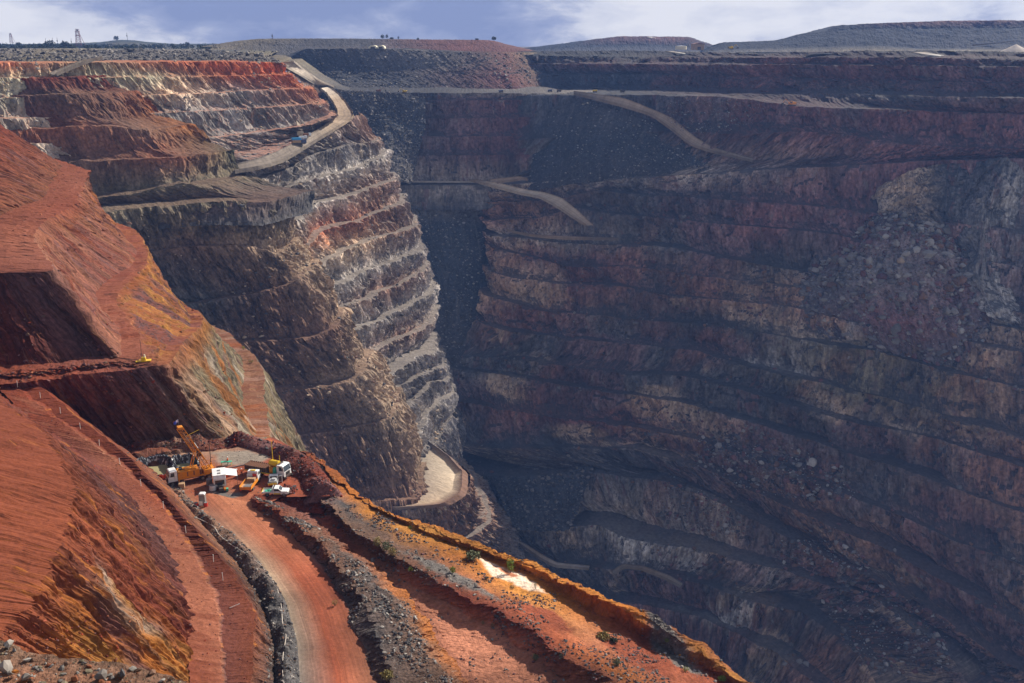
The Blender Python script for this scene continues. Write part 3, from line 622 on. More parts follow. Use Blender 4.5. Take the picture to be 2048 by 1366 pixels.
E7 = L([(1545, 1392, -88.2), (1479, 1345, -88.2), (1435, 1314, -88), (1369, 1266, -86.6), (1303, 1231, -85.6), (1237, 1200, -85.6), (1149, 1160, -86), (1083, 1130, -86), (995, 1099, -86), (908, 1068, -86), (846, 1050, -85.8), (776, 1024, -85.6), (710, 989, -85.2), (657, 932, -84.6), (600, 902, -84)], c=['lorange', 'orange', 'ochre', 'orange', 'orange', 'rust'])
E8 = shift(E7, (14, 18, -38), ['grey', 'olive', 'rust'])
E9 = shift(E7, (45, 70, -170), ['dgrey', 'dgrey'])
patch('pit_edge_ground', [E0, E1, E2, E3, E4, E4b, E5, E6, E6b, E7, E8, E9], 640, [4, 22, 14, 16, 5, 20, 26, 14, 8, 18, 8],
      mat_rock('pit_edge_soil', .35, .35, 7, None, 0, PAL['lorange'], .2, .7, .9, .85, 1.0), rough=1.1, rl=3.0, wob=1.0, wl=9, seed=20, flute=.3, fl=1.4, fasp=5, talus=False, cvar=.5, sm=.008, block=.3, bl=1.2, cmul=.86,
      paint=[([(948, 1120), (965, 1117), (1000, 1132), (1040, 1145), (1075, 1170), (1095, 1188), (1060, 1183), (1030, 1172), (990, 1155)], -87.5, 'salt', .45),
             ([(985, 1130), (1010, 1137), (1040, 1152), (1020, 1155)], -87.5, 'lorange', .4), ([(1010, 1215), (1100, 1230), (1150, 1270), (1130, 1300), (1050, 1262)], -87.5, 'salmon', 1.2),
             ([(1210, 1290), (1330, 1285), (1370, 1330), (1330, 1380), (1230, 1350)], -89, 'salmon', 1.5), ([(1280, 1235), (1330, 1255), (1420, 1330), (1390, 1335), (1320, 1290)], -87.5, 'grey', .8),
             ([(800, 1100), (870, 1115), (960, 1165), (1000, 1195), (960, 1185), (880, 1150)], -84.5, 'grey', .6)])

# ---- far wall in the middle
e = [(40, 60, 0)]
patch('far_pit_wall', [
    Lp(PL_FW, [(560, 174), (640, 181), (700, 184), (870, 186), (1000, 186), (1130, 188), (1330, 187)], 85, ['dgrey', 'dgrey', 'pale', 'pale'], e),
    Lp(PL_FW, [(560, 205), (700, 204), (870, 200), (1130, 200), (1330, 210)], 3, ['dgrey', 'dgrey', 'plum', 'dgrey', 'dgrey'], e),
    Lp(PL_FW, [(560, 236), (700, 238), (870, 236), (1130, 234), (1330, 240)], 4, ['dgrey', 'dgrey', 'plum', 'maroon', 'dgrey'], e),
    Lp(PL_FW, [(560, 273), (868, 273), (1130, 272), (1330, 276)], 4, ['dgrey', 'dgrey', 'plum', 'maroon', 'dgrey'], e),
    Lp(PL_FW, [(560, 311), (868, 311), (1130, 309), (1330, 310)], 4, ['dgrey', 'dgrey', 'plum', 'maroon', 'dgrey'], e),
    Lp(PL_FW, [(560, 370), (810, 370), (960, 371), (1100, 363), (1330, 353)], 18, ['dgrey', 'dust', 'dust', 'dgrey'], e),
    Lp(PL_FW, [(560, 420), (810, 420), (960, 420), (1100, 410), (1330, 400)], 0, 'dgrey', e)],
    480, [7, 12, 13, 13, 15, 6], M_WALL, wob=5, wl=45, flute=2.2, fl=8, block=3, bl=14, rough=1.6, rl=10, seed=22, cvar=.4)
PL_S1 = mkplane(PD(760, 186, 1085), .1, -1, 46)
patch('scree_slope', [
    Lp(PL_S1, [(640, 184), (720, 186), (800, 187), (850, 189)], 0, 'dgrey', off=[3, 3, 1, -4]), Lp(PL_S1, [(680, 250), (760, 250), (850, 250)], 0, 'bgrey', off=[3, 3, -9]),
    Lp(PL_S1, [(720, 300), (780, 305), (835, 300)], 0, 'dgrey', off=[3, 4, -9]), Lp(PL_S1, [(745, 355), (790, 362), (824, 362)], 0, 'grey', off=[3, 4, -6])],
    170, [26, 20, 20], M_SCREE, rough=2.4, rl=7, wob=3, wl=22, seed=24, talus=False)
PL_S2 = mkplane(PD(1300, 300, 990), -.3, -1, 44)
patch('scree_fan', [
    Lp(PL_S2, [(1085, 196), (1160, 203), (1230, 222), (1300, 246), (1350, 280), (1420, 316), (1500, 334)], 0, 'dgrey', off=[-16, 0, 2, 2, 2, 2, 0]),
    Lp(PL_S2, [(1060, 280), (1150, 285), (1220, 292), (1290, 300), (1350, 318), (1425, 335), (1500, 340)], 0, 'bgrey', off=[-20, 0, 3, 3, 3, 2, 0]),
    Lp(PL_S2, [(1050, 366), (1160, 366), (1250, 361), (1330, 356), (1400, 352), (1450, 349), (1510, 344)], 0, 'dgrey', off=[-14, 0, 2, 2, 2, 0, 0])],
    230, [26, 26], M_SCREE, rough=2.4, rl=8, wob=3, wl=24, seed=25, talus=False)
patch('scree_chute', [
    Lp(PL_CH, [(780, 371), (810, 372), (900, 372), (975, 374)], 14, ['dust', 'pale', 'dust'], None),
    Lp(PL_CH, [(780, 450), (850, 450), (910, 450), (990, 455)], 0, 'bgrey', off=[0, 2, 2, -8]), Lp(PL_CH, [(800, 560), (860, 560), (915, 560), (1000, 560)], 0, 'bgrey', off=[0, 2, 2, -8]),
    Lp(PL_CH, [(820, 690), (880, 694), (920, 694), (990, 690)], 0, 'dgrey'),
    Lp(PL_CH, [(840, 760), (880, 760), (930, 755), (1000, 740)], 0, 'dgrey')],
    170, [24, 34, 34, 8], M_SCREE, rough=2.2, rl=8, wob=3, wl=22, seed=26, talus=False)

# ---- right wall
e = None
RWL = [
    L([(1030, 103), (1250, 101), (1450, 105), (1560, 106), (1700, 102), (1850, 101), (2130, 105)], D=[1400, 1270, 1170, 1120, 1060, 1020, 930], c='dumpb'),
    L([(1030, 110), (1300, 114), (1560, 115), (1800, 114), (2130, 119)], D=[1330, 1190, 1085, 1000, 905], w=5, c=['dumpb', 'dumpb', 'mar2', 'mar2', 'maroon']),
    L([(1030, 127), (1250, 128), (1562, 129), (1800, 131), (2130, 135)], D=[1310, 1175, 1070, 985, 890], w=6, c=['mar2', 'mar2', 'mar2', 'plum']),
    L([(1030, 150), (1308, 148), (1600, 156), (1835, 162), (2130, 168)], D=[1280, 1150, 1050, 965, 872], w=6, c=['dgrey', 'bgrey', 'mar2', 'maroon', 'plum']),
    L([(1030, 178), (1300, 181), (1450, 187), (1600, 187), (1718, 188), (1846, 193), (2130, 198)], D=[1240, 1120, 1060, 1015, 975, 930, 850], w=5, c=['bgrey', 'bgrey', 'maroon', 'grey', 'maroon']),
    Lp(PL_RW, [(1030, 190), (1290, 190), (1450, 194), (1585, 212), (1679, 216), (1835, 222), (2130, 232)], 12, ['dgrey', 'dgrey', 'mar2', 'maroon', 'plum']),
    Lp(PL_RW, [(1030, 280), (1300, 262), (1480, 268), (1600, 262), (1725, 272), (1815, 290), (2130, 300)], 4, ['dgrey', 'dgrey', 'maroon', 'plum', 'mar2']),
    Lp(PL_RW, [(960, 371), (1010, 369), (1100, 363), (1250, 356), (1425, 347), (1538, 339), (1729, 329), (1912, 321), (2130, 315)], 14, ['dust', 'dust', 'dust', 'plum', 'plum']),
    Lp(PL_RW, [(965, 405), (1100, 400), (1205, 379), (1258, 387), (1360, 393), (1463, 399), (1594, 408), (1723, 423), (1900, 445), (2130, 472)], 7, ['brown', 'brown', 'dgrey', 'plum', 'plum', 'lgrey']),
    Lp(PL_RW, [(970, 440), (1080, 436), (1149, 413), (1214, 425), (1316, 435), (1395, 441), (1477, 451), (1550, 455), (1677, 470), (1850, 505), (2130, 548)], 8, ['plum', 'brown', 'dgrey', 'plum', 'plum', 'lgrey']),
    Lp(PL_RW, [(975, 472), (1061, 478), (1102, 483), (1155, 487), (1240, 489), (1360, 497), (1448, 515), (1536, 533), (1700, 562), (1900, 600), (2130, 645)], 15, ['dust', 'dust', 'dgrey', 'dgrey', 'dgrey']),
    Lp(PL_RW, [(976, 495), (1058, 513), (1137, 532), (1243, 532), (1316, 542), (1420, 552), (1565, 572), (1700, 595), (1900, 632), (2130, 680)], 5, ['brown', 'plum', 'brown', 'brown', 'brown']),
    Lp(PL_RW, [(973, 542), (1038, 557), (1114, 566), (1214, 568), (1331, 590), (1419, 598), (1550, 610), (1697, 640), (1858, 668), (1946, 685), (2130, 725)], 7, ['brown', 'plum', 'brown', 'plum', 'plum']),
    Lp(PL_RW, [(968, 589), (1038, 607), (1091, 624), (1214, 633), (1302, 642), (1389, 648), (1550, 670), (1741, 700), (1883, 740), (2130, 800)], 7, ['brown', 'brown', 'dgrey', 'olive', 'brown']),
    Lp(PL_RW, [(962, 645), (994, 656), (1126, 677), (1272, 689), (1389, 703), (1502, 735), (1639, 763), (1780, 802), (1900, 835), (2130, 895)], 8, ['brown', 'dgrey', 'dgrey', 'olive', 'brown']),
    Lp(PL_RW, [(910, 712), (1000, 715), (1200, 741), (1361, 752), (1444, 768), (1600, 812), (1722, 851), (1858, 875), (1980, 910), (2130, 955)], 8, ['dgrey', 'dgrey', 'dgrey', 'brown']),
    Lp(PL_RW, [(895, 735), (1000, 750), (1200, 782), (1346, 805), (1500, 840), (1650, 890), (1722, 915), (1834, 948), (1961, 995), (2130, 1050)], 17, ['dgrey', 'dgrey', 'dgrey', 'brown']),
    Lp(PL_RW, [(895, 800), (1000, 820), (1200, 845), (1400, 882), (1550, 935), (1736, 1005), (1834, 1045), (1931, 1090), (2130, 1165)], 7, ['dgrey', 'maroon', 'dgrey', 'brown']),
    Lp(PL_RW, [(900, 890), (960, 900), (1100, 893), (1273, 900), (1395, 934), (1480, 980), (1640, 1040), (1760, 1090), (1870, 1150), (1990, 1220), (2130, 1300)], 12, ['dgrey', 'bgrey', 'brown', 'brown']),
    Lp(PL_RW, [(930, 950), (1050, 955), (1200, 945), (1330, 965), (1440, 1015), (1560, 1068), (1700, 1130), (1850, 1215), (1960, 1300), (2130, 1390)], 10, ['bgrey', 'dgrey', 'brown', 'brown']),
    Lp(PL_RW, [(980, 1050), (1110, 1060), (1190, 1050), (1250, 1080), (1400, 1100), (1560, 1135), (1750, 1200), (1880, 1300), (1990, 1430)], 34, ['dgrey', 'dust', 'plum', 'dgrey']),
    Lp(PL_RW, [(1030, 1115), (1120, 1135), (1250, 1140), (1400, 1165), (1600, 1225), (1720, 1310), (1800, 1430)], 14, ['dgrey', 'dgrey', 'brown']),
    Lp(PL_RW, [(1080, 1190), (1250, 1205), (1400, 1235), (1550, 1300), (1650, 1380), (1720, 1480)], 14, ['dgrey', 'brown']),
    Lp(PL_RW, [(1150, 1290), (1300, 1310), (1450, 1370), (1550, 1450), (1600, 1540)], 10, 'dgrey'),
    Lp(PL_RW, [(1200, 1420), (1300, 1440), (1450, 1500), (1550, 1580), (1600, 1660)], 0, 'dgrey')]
for i in range(7, 19):      # the wall's end wraps away into the chute
    P = line3(RWL[i], RWL[i]['pl'])
    RWL[i]['pts'] = [tuple(P[0] + np.array((-18, 70, 0))) + ('w',), tuple(P[0] + np.array((-3, 22, 0))) + ('w',)] + [tuple(q) + ('w',) for q in P]
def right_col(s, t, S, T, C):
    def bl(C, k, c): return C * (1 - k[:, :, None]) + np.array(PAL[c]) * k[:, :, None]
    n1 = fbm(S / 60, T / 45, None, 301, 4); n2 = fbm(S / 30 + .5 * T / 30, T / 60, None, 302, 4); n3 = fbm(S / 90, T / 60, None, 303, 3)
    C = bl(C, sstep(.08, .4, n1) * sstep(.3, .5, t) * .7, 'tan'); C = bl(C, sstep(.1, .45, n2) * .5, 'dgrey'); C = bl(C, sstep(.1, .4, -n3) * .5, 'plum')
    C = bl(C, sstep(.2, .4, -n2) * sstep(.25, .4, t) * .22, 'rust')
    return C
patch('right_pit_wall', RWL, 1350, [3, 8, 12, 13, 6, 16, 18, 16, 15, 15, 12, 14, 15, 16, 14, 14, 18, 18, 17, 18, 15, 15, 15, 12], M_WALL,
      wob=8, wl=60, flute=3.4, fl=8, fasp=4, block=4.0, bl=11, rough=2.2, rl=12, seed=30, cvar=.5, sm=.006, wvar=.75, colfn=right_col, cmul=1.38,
      paint=[([hit(PL_RW, u, v)[:2] for u, v in q], None, c, sf) for q, c, sf in (([(1215, 1040), (1270, 1035), (1340, 1075), (1410, 1092), (1400, 1106), (1310, 1100), (1240, 1085)], 'lgrey', 5), ([(1440, 1100), (1560, 1120), (1700, 1160), (1690, 1180), (1540, 1150)], 'grey', 6),
          ([(1000, 905), (1150, 898), (1260, 906), (1150, 930), (1020, 935)], 'grey', 6), ([(1310, 1195), (1420, 1205), (1500, 1230), (1480, 1245), (1370, 1225)], 'lgrey', 4), ([(1490, 690), (1560, 705), (1620, 730), (1560, 735), (1500, 715)], 'lgrey', 6), ([(1700, 640), (1745, 640), (1755, 670), (1710, 672)], 'lgrey', 5), ([(1920, 590), (2040, 600), (2060, 640), (1960, 640)], 'lgrey', 7))])

# ---- far dumps, plateau, plain
def bank(name, lines, n, rows, mat, **k): return patch(name, lines, n, rows, mat, talus=False, **k)
e = [(70, 90, 0)]
bank('waste_dump', [
    L([(560, 118), (607, 96), (700, 95), (800, 96), (965, 104)], D=1340, c='dgrey'),
    ext(L([(565, 124), (607, 98), (700, 97), (800, 98), (962, 106)], D=1262, c=['bgrey', 'dgrey', 'grey', 'dgrey', 'mar2', 'olive']), *e),
    ext(L([(585, 140), (640, 138), (760, 140), (870, 128), (985, 128)], D=1238, c=['bgrey', 'dgrey', 'grey', 'mar2', 'olive']), *e),
    ext(L([(620, 158), (760, 160), (870, 150), (1012, 148)], D=1212, w=4, c=['bgrey', 'dgrey', 'maroon', 'olive']), *e),
    ext(L([(650, 172), (760, 176), (850, 178), (1036, 180)], D=1182, c=['dgrey', 'dgrey', 'maroon', 'olive']), *e),
    ext(L([(650, 182), (760, 186), (850, 188), (1036, 190)], D=1178, c='dgrey'), *e)],
    260, [3, 12, 9, 9, 2], M_SCREE, wob=4, wl=40, rough=2, rl=9, seed=40, flute=1.5, fl=9)
bank('waste_dump', [
    L([(400, 93), (480, 81), (520, 77), (700, 77), (985, 80), (1010, 88), (1070, 101)], D=1900, c=['olive', 'dgrey', 'mar2']),
    L([(420, 94), (480, 82), (520, 78), (600, 78), (700, 78), (850, 80), (950, 80), (985, 81), (1010, 88), (1062, 101)], D=1500, c=['olive', 'olive', 'dgrey', 'dgrey', 'mar2', 'mar2', 'mar2']),
    L([(420, 96), (500, 92), (600, 92), (800, 92), (1000, 93), (1064, 102)], D=1465, c=['olive', 'dgrey', 'dgrey', 'maroon', 'mar2']),
    L([(420, 106), (500, 110), (600, 112), (800, 112), (1000, 110), (1070, 106)], D=1400, c=['olive', 'dgrey', 'dred', 'maroon', 'maroon'])],
    300, [3, 7, 7], M_SCREE, wob=5, wl=50, rough=2, rl=10, seed=41, flute=1.5, fl=10)
bank('waste_dump', [
    L([(-90, 95.4), (200, 95.6), (420, 96.5), (560, 99)], D=[3800, 3800, 3000, 1900], c='green'),
    L([(-90, 99), (60, 98), (200, 100), (300, 101), (420, 103), (500, 106), (540, 113)], D=880, c=['olive', 'grey', 'olive', 'dgrey', 'grey', 'dgrey', 'olive']),
    L([(-90, 112), (200, 113), (300, 112), (440, 113), (548, 119)], D=840, c=['grey', 'olive', 'grey', 'dgrey', 'grey']),
    L([(-90, 124), (140, 125), (300, 123), (440, 122), (565, 125)], D=805, c=['olive', 'olive', 'grey', 'olive'])],
    330, [6, 9, 9], M_SCREE, wob=4, wl=40, rough=2.2, rl=8, seed=42, flute=1.6, fl=9)
bank('waste_dump', [
    L([(1040, 97), (1240, 72), (1380, 74), (1450, 98)], D=2800, c='dumpb'),
    L([(1050, 97), (1150, 87), (1180, 81), (1240, 73), (1300, 73), (1380, 76), (1420, 89), (1442, 99)], D=2400, c=['dumpb', 'dumpb', 'mar2', 'mar2', 'dumpb']),
    L([(1050, 100), (1180, 92), (1300, 90), (1420, 96), (1444, 101)], D=2330, c='dumpb'),
    L([(1050, 105), (1200, 105), (1450, 105)], D=2200, c='dgrey')],
    200, [2, 6, 6], M_DUMP, wob=6, wl=70, rough=5, rl=22, seed=43, flute=5, fl=26)
bank('waste_dump', [
    L([(1400, 99), (1560, 79), (1665, 51), (1900, 41), (2140, 40)], D=2500, c='dumpb'),
    L([(1405, 101), (1440, 85), (1555, 81), (1600, 67), (1650, 63), (1668, 52), (1760, 46), (1900, 42), (2140, 42)], D=1900, c=['dumpb', 'dumpb', 'dumpb', 'mar2', 'mar2', 'dumpb']),
    L([(1405, 102), (1440, 87), (1555, 82), (1605, 70), (1700, 60), (1760, 58), (2140, 57)], D=1865, w=14, c='dumpb'),
    L([(1405, 104), (1440, 97), (1560, 95), (1750, 90), (1850, 98), (2140, 92)], D=1760, w=6, c=['dumpb', 'dumpb', 'dgrey']),
    L([(1405, 106), (1560, 104), (1800, 103), (2140, 103)], D=1650, c=['dgrey', 'olive', 'olive'])],
    320, [2, 6, 12, 6], M_DUMP, wob=8, wl=80, rough=4, rl=18, seed=44, flute=4, fl=22)

# plain to the horizon
fr = [PD(-260, 124, 850), PD(560, 124, 860), PD(590, 118, 1340), PD(1035, 112, 1380), PD(1100, 110, 1390), PD(1500, 111, 1190), PD(2260, 112, 960)]
fr = resample(np.array(fr), 160, sm=0)
rows_ = []
for q in np.linspace(0, 1, 40):
    s_ = (40 ** q - 1) / 39 * 30
    Pq = fr.copy(); Pq[:, :2] *= (1 + s_); Pq[:, 2] = -13 + 3.0 * min(1, s_)
    if q == 0: Pq[:, 2] = -16
    rows_.append(Pq)
V = np.array(rows_); V[1:, :, 2] += 1.2 * fbm(V[1:, :, 0] / 160, V[1:, :, 1] / 160, None, 77, 3)
FqP = grid_faces(40, 160)
structure(np_mesh('plain', V.reshape(-1, 3), FqP[:, ::-1], M_PLAIN, np.tile(PAL['olive'], (V.size // 3, 1)) * (0.9 + .3 * fbm(V[:, :, 0] / 90, V[:, :, 1] / 90, None, 5, 3)).reshape(-1, 1), V.reshape(-1, 3)[:, :2].copy(), True))
bank('hills', [
    L([(-160, 92), (0, 90), (205, 84), (240, 79), (300, 84), (350, 88), (430, 88), (560, 92)], D=3600, c='green'),
    L([(-160, 91), (0, 91), (180, 90), (205, 84), (225, 81), (262, 80), (300, 85), (350, 88), (430, 87), (460, 91), (560, 93)], D=2900, c='bush'),
    L([(-160, 97), (100, 97), (300, 97), (560, 98)], D=2500, c=['green', 'olive', 'green'])], 120, [3, 8], M_PLAIN, rough=4, rl=30, seed=45, smooth=True)

# ---- haul roads lying on the benches
def strip(name, A, B, c, mat=M_ROADF, n=110, m=3, lift=0.5, bund=1.3, **k):
    """a haul road between two edges, with a safety bund of spoil along either side"""
    ea, eb = (resample(line3(q if isinstance(q, dict) else L(q), None), 70, sm=.03) for q in (A, B))
    def mid(t, h, cc): return L([tuple(q + np.array((0, 0, lift + h))) + ('w',) for q in ea * (1 - t) + eb * t], c=cc)
    cd = [tuple(.6 * np.array(PAL[x])) for x in c]; ct = [tuple(.82 * np.array(PAL[x])) for x in c]
    return patch(name, [mid(0, -.8, cd), mid(.05, bund * .8, cd), mid(.12, 0, c), mid(.34, 0, c), mid(.42, -.1, ct), mid(.55, 0, c), mid(.66, -.1, ct), mid(.88, 0, c), mid(.95, bund, cd), mid(1, -1.0, cd)],
                 n, [2, 2, 2, 2, 2, 2, 2, 2, 2], mat, talus=False, sm=.01, cvar=.25, wob=.6, wl=9, **k)
strip('haul_road', [(470, 331, -79), (500, 325, -77), (545, 311, -74), (590, 286, -69), (640, 260, -62), (676, 231, -57), (667, 208, -50), (650, 186, -44), (640, 178, -41)],
      [(470, 346, -80), (505, 342, -79), (561, 328, -77), (617, 293, -72.5), (665, 264, -65), (712, 234, -58), (692, 205, -50.5), (674, 184, -44), (656, 174, -41)], ['dust', 'dust', 'tan', 'tan', 'pale'], rough=.8, seed=50)
patch('saddle_ground', [L([(500, 128), (560, 132), (590, 155), (618, 176), (640, 192)], D=[830, 850, 920, 1010, 1075], c='brown'), L([(530, 122), (572, 126), (612, 153), (640, 170), (665, 180)], D=[850, 880, 990, 1065, 1100], c=['olive', 'dgrey']),
    L([(560, 119), (606, 116), (650, 150), (690, 172), (740, 183)], D=[1300, 1290, 1235, 1195, 1160], c=['olive', 'dgrey'])], 120, [8, 16], M_SCREE, rough=1.2, rl=8, seed=58, talus=False)
strip('haul_road', L([(556, 127), (598, 150), (625, 167), (648, 176)], D=[830, 930, 1020, 1090]), L([(588, 124), (606, 140), (640, 163), (668, 175)], D=[880, 960, 1045, 1100]), ['pale', 'pale', 'dust'], lift=.8)
strip('haul_road', L([(1150, 196), (1250, 209), (1347, 249), (1386, 284), (1425, 308), (1505, 331)], pl=PL_S2, off=9.0), L([(1150, 200), (1250, 226), (1305, 243), (1347, 274), (1380, 302), (1425, 317), (1505, 335)], pl=PL_S2, off=9.0), ['dust', 'tan', 'tan', 'dust'], lift=0, rough=.8)
strip('haul_road', L([(950, 370), (1000, 377), (1060, 392), (1100, 398), (1130, 408), (1160, 432), (1192, 462)], pl=PL_RW, off=9.0), L([(945, 373), (990, 386), (1050, 402), (1085, 408), (1115, 424), (1150, 448), (1178, 464)], pl=PL_RW, off=11.0), ['tan', 'cream', 'tan'], lift=0, rough=.8)
strip('haul_road', L([(800, 369), (880, 370), (968, 370)], pl=PL_CH, off=6.0), L([(800, 373.5), (880, 374.5), (970, 375)], pl=PL_CH, off=9.0), ['pale', 'pale', 'cream'], lift=0, n=60, bund=.4)
strip('haul_road', L([(985, 371), (1046, 365), (1060, 369)], pl=PL_RW, off=9.0), L([(1000, 378), (1050, 371), (1062, 372)], pl=PL_RW, off=10.0), ['tan', 'tan'], lift=0, n=30)
strip('haul_road', L([(1018, 468), (1060, 477), (1090, 480), (1150, 483), (1240, 486)], pl=PL_RW, off=7.0), L([(1020, 471), (1058, 481), (1100, 486), (1150, 489), (1242, 490)], pl=PL_RW, off=9.0), ['tan', 'tan', 'dust'], lift=0, n=60)
strip('haul_road', L([(96, 155), (130, 141), (160, 129), (185, 125)], pl=PL_UP, off=3.0), L([(108, 160), (140, 146), (178, 131), (200, 126)], pl=PL_UP, off=5.0), ['dust', 'dust'], lift=0, n=40)
strip('haul_road', L([(1036, 1084), (1062, 1098), (1092, 1118), (1120, 1134), (1185, 1140)], pl=PL_RW, off=9.0), L([(1040, 1092), (1060, 1106), (1085, 1124), (1115, 1141), (1185, 1147)], pl=PL_RW, off=11.0), ['dust', 'tan', 'pale', 'dust'], lift=0, n=60)
strip('haul_road', L([(1230, 1150), (1250, 1136), (1290, 1140), (1345, 1160), (1370, 1175)], pl=PL_RW, off=9.0), L([(1234, 1158), (1256, 1143), (1288, 1147), (1338, 1167), (1366, 1182)], pl=PL_RW, off=11.0), ['dust', 'tan', 'dust'], lift=0, n=60)
for A_, B_, D_ in (([(1292, 74), (1330, 83)], [(1300, 73), (1336, 82)], 2380), ([(1330, 103), (1400, 113)], [(1345, 103), (1404, 112)], 1190), ([(1822, 105), (1845, 109), (1900, 116)], [(1855, 104), (1870, 108), (1904, 114)], 985),
                   ([(1945, 89), (2000, 84), (2036, 79)], [(1945, 91), (2000, 86), (2036, 81)], 1740), ([(1602, 113), (1628, 107), (1670, 107)], [(1612, 113), (1632, 108.5), (1672, 109)], 1070)):
    strip('haul_road', L(A_, D=D_), L(B_, D=D_ + 8), ['pale', 'white'], lift=.3, n=24, bund=.3)

# ---- fresh rock slide on the right wall
patch('rock_slide', [
    Lp(PL_RW, [(1730, 425), (1790, 430), (1850, 452), (1925, 450)], 0, 'dgrey', off=[-8, 4, 4, -8]),
    Lp(PL_RW, [(1670, 500), (1760, 480), (1850, 490), (1940, 500)], 0, ['plum', 'grey'], off=[-8, 11, 12, -8]),
    Lp(PL_RW, [(1575, 560), (1740, 560), (1850, 570), (1985, 590)], 0, ['dgrey', 'grey', 'plum'], off=[-8, 13, 13, -8]),
    Lp(PL_RW, [(1610, 640), (1760, 650), (1880, 668), (1990, 640)], 0, ['dgrey', 'plum', 'dgrey'], off=[-8, 10, 10, -8]),
    Lp(PL_RW, [(1700, 720), (1790, 720), (1890, 720), (1970, 690)], 0, 'dgrey', off=-8.0)],
    190, [20, 24, 24, 12], M_SCREE, rough=5, rl=12, wob=4, wl=26, block=3, bl=6, seed=52, talus=False, cmul=1.7)
patch('slide_scar', [
    Lp(PL_RW, [(1740, 370), (1830, 340), (1895, 322), (1935, 322), (2010, 320), (2060, 325)], 0, ['tan', 'tan', 'dgrey', 'dgrey', 'grey'], off=[-8, 3, -3, -3, 4, -8]),
    Lp(PL_RW, [(1730, 430), (1830, 420), (1900, 410), (1925, 420), (1960, 420), (2030, 440)], 0, ['lgrey', 'tan', 'dgrey', 'grey', 'lgrey'], off=[-8, 4, -4, -3, 4, -8]),
    Lp(PL_RW, [(1760, 480), (1850, 485), (1912, 480), (1925, 500), (1950, 560), (2020, 560)], 0, ['grey', 'tan', 'dgrey', 'grey', 'lgrey'], off=[-8, 3, -4, 0, 4, -8]),
    Lp(PL_RW, [(1760, 520), (1850, 520), (1920, 520), (1940, 600), (1975, 640), (2060, 640)], 0, ['grey', 'grey', 'dgrey', 'lgrey', 'lgrey'], off=[-10, -9, -8, 0, 5, -8])],
    220, [26, 18, 24], M_WALL, rough=3.5, rl=9, wob=6, wl=20, flute=2, fl=9, block=4, bl=12, seed=53, talus=False, cmul=1.3)
PL_S3 = mkplane(PD(1100, 1000, 748), -.3, -1, 38)
patch('scree_slope', [
    Lp(PL_S3, [(985, 950), (1050, 952), (1120, 948), (1190, 925)], 0, 'bgrey'), Lp(PL_S3, [(1000, 1000), (1080, 1005), (1130, 1000), (1180, 960)], 0, 'bgrey'),
    Lp(PL_S3, [(1030, 1060), (1090, 1065), (1140, 1060), (1150, 1030)], 0, 'dgrey')], 110, [18, 18], M_SCREE, rough=1.4, rl=6, wob=2, seed=54, talus=False)
# ---- the toned-down dust bottom of the pit, below the last benches
gx, gy = np.meshgrid(np.linspace(-260, 900, 200), np.linspace(60, 900, 150))
gz = -446 + 5 * fbm(gx / 60, gy / 60, None, 88, 4) + 26 * sstep(120, 0, gx + .15 * (gy - 500))
structure(np_mesh('pit_floor', np.stack([gx, gy, gz], -1).reshape(-1, 3), grid_faces(150, 200)[:, ::-1], M_SCREE, np.tile(PAL['dust'], (gx.size, 1)) * (.7 + .3 * fbm(gx / 25, gy / 25, None, 89, 3)).reshape(-1, 1), np.stack([gx, gy], -1).reshape(-1, 2)))

# ------------------------------------------------------------------ object helpers
bpy.context.view_layer.update()
_dg = bpy.context.evaluated_depsgraph_get()
def on(u, v):
    """the point of the terrain that stands at this place of the photograph"""
    r = Vector(ray(u, v)).normalized()
    ok, p, *_ = scene.ray_cast(_dg, Vector((0, 0, 0)), r)
    return Vector(p) if ok else Vector(PD(u, v, 1000))
def drop(x, y, z=400):
    ok, p, *_ = scene.ray_cast(_dg, Vector((x, y, z)), Vector((0, 0, -1)))
    return Vector(p) if ok else Vector((x, y, -84))
def tag(o, label=None, cat=None, group=None, kind=None):
    if label: o['label'] = label
    if cat: o['category'] = cat
    if group: o['group'] = group
    if kind: o['kind'] = kind
    return o
def empty(name, loc, rz=0.0, label=None, cat=None, group=None):
    o = bpy.data.objects.new(name, None); col.objects.link(o); o.empty_display_size = .3
    o.location = loc; o.rotation_euler = (0, 0, rz)
    return tag(o, label, cat, group)
def copy_tree(o, loc=None, rz=None, label=None, parent=None):
    c = o.copy(); col.objects.link(c)
    if parent: c.parent = parent
    if loc is not None: c.location = loc
    if rz is not None: c.rotation_euler = (0, 0, rz)
    if label: c['label'] = label
    for ch in [x for x in bpy.data.objects if x.parent == o]: copy_tree(ch, parent=c)
    return c
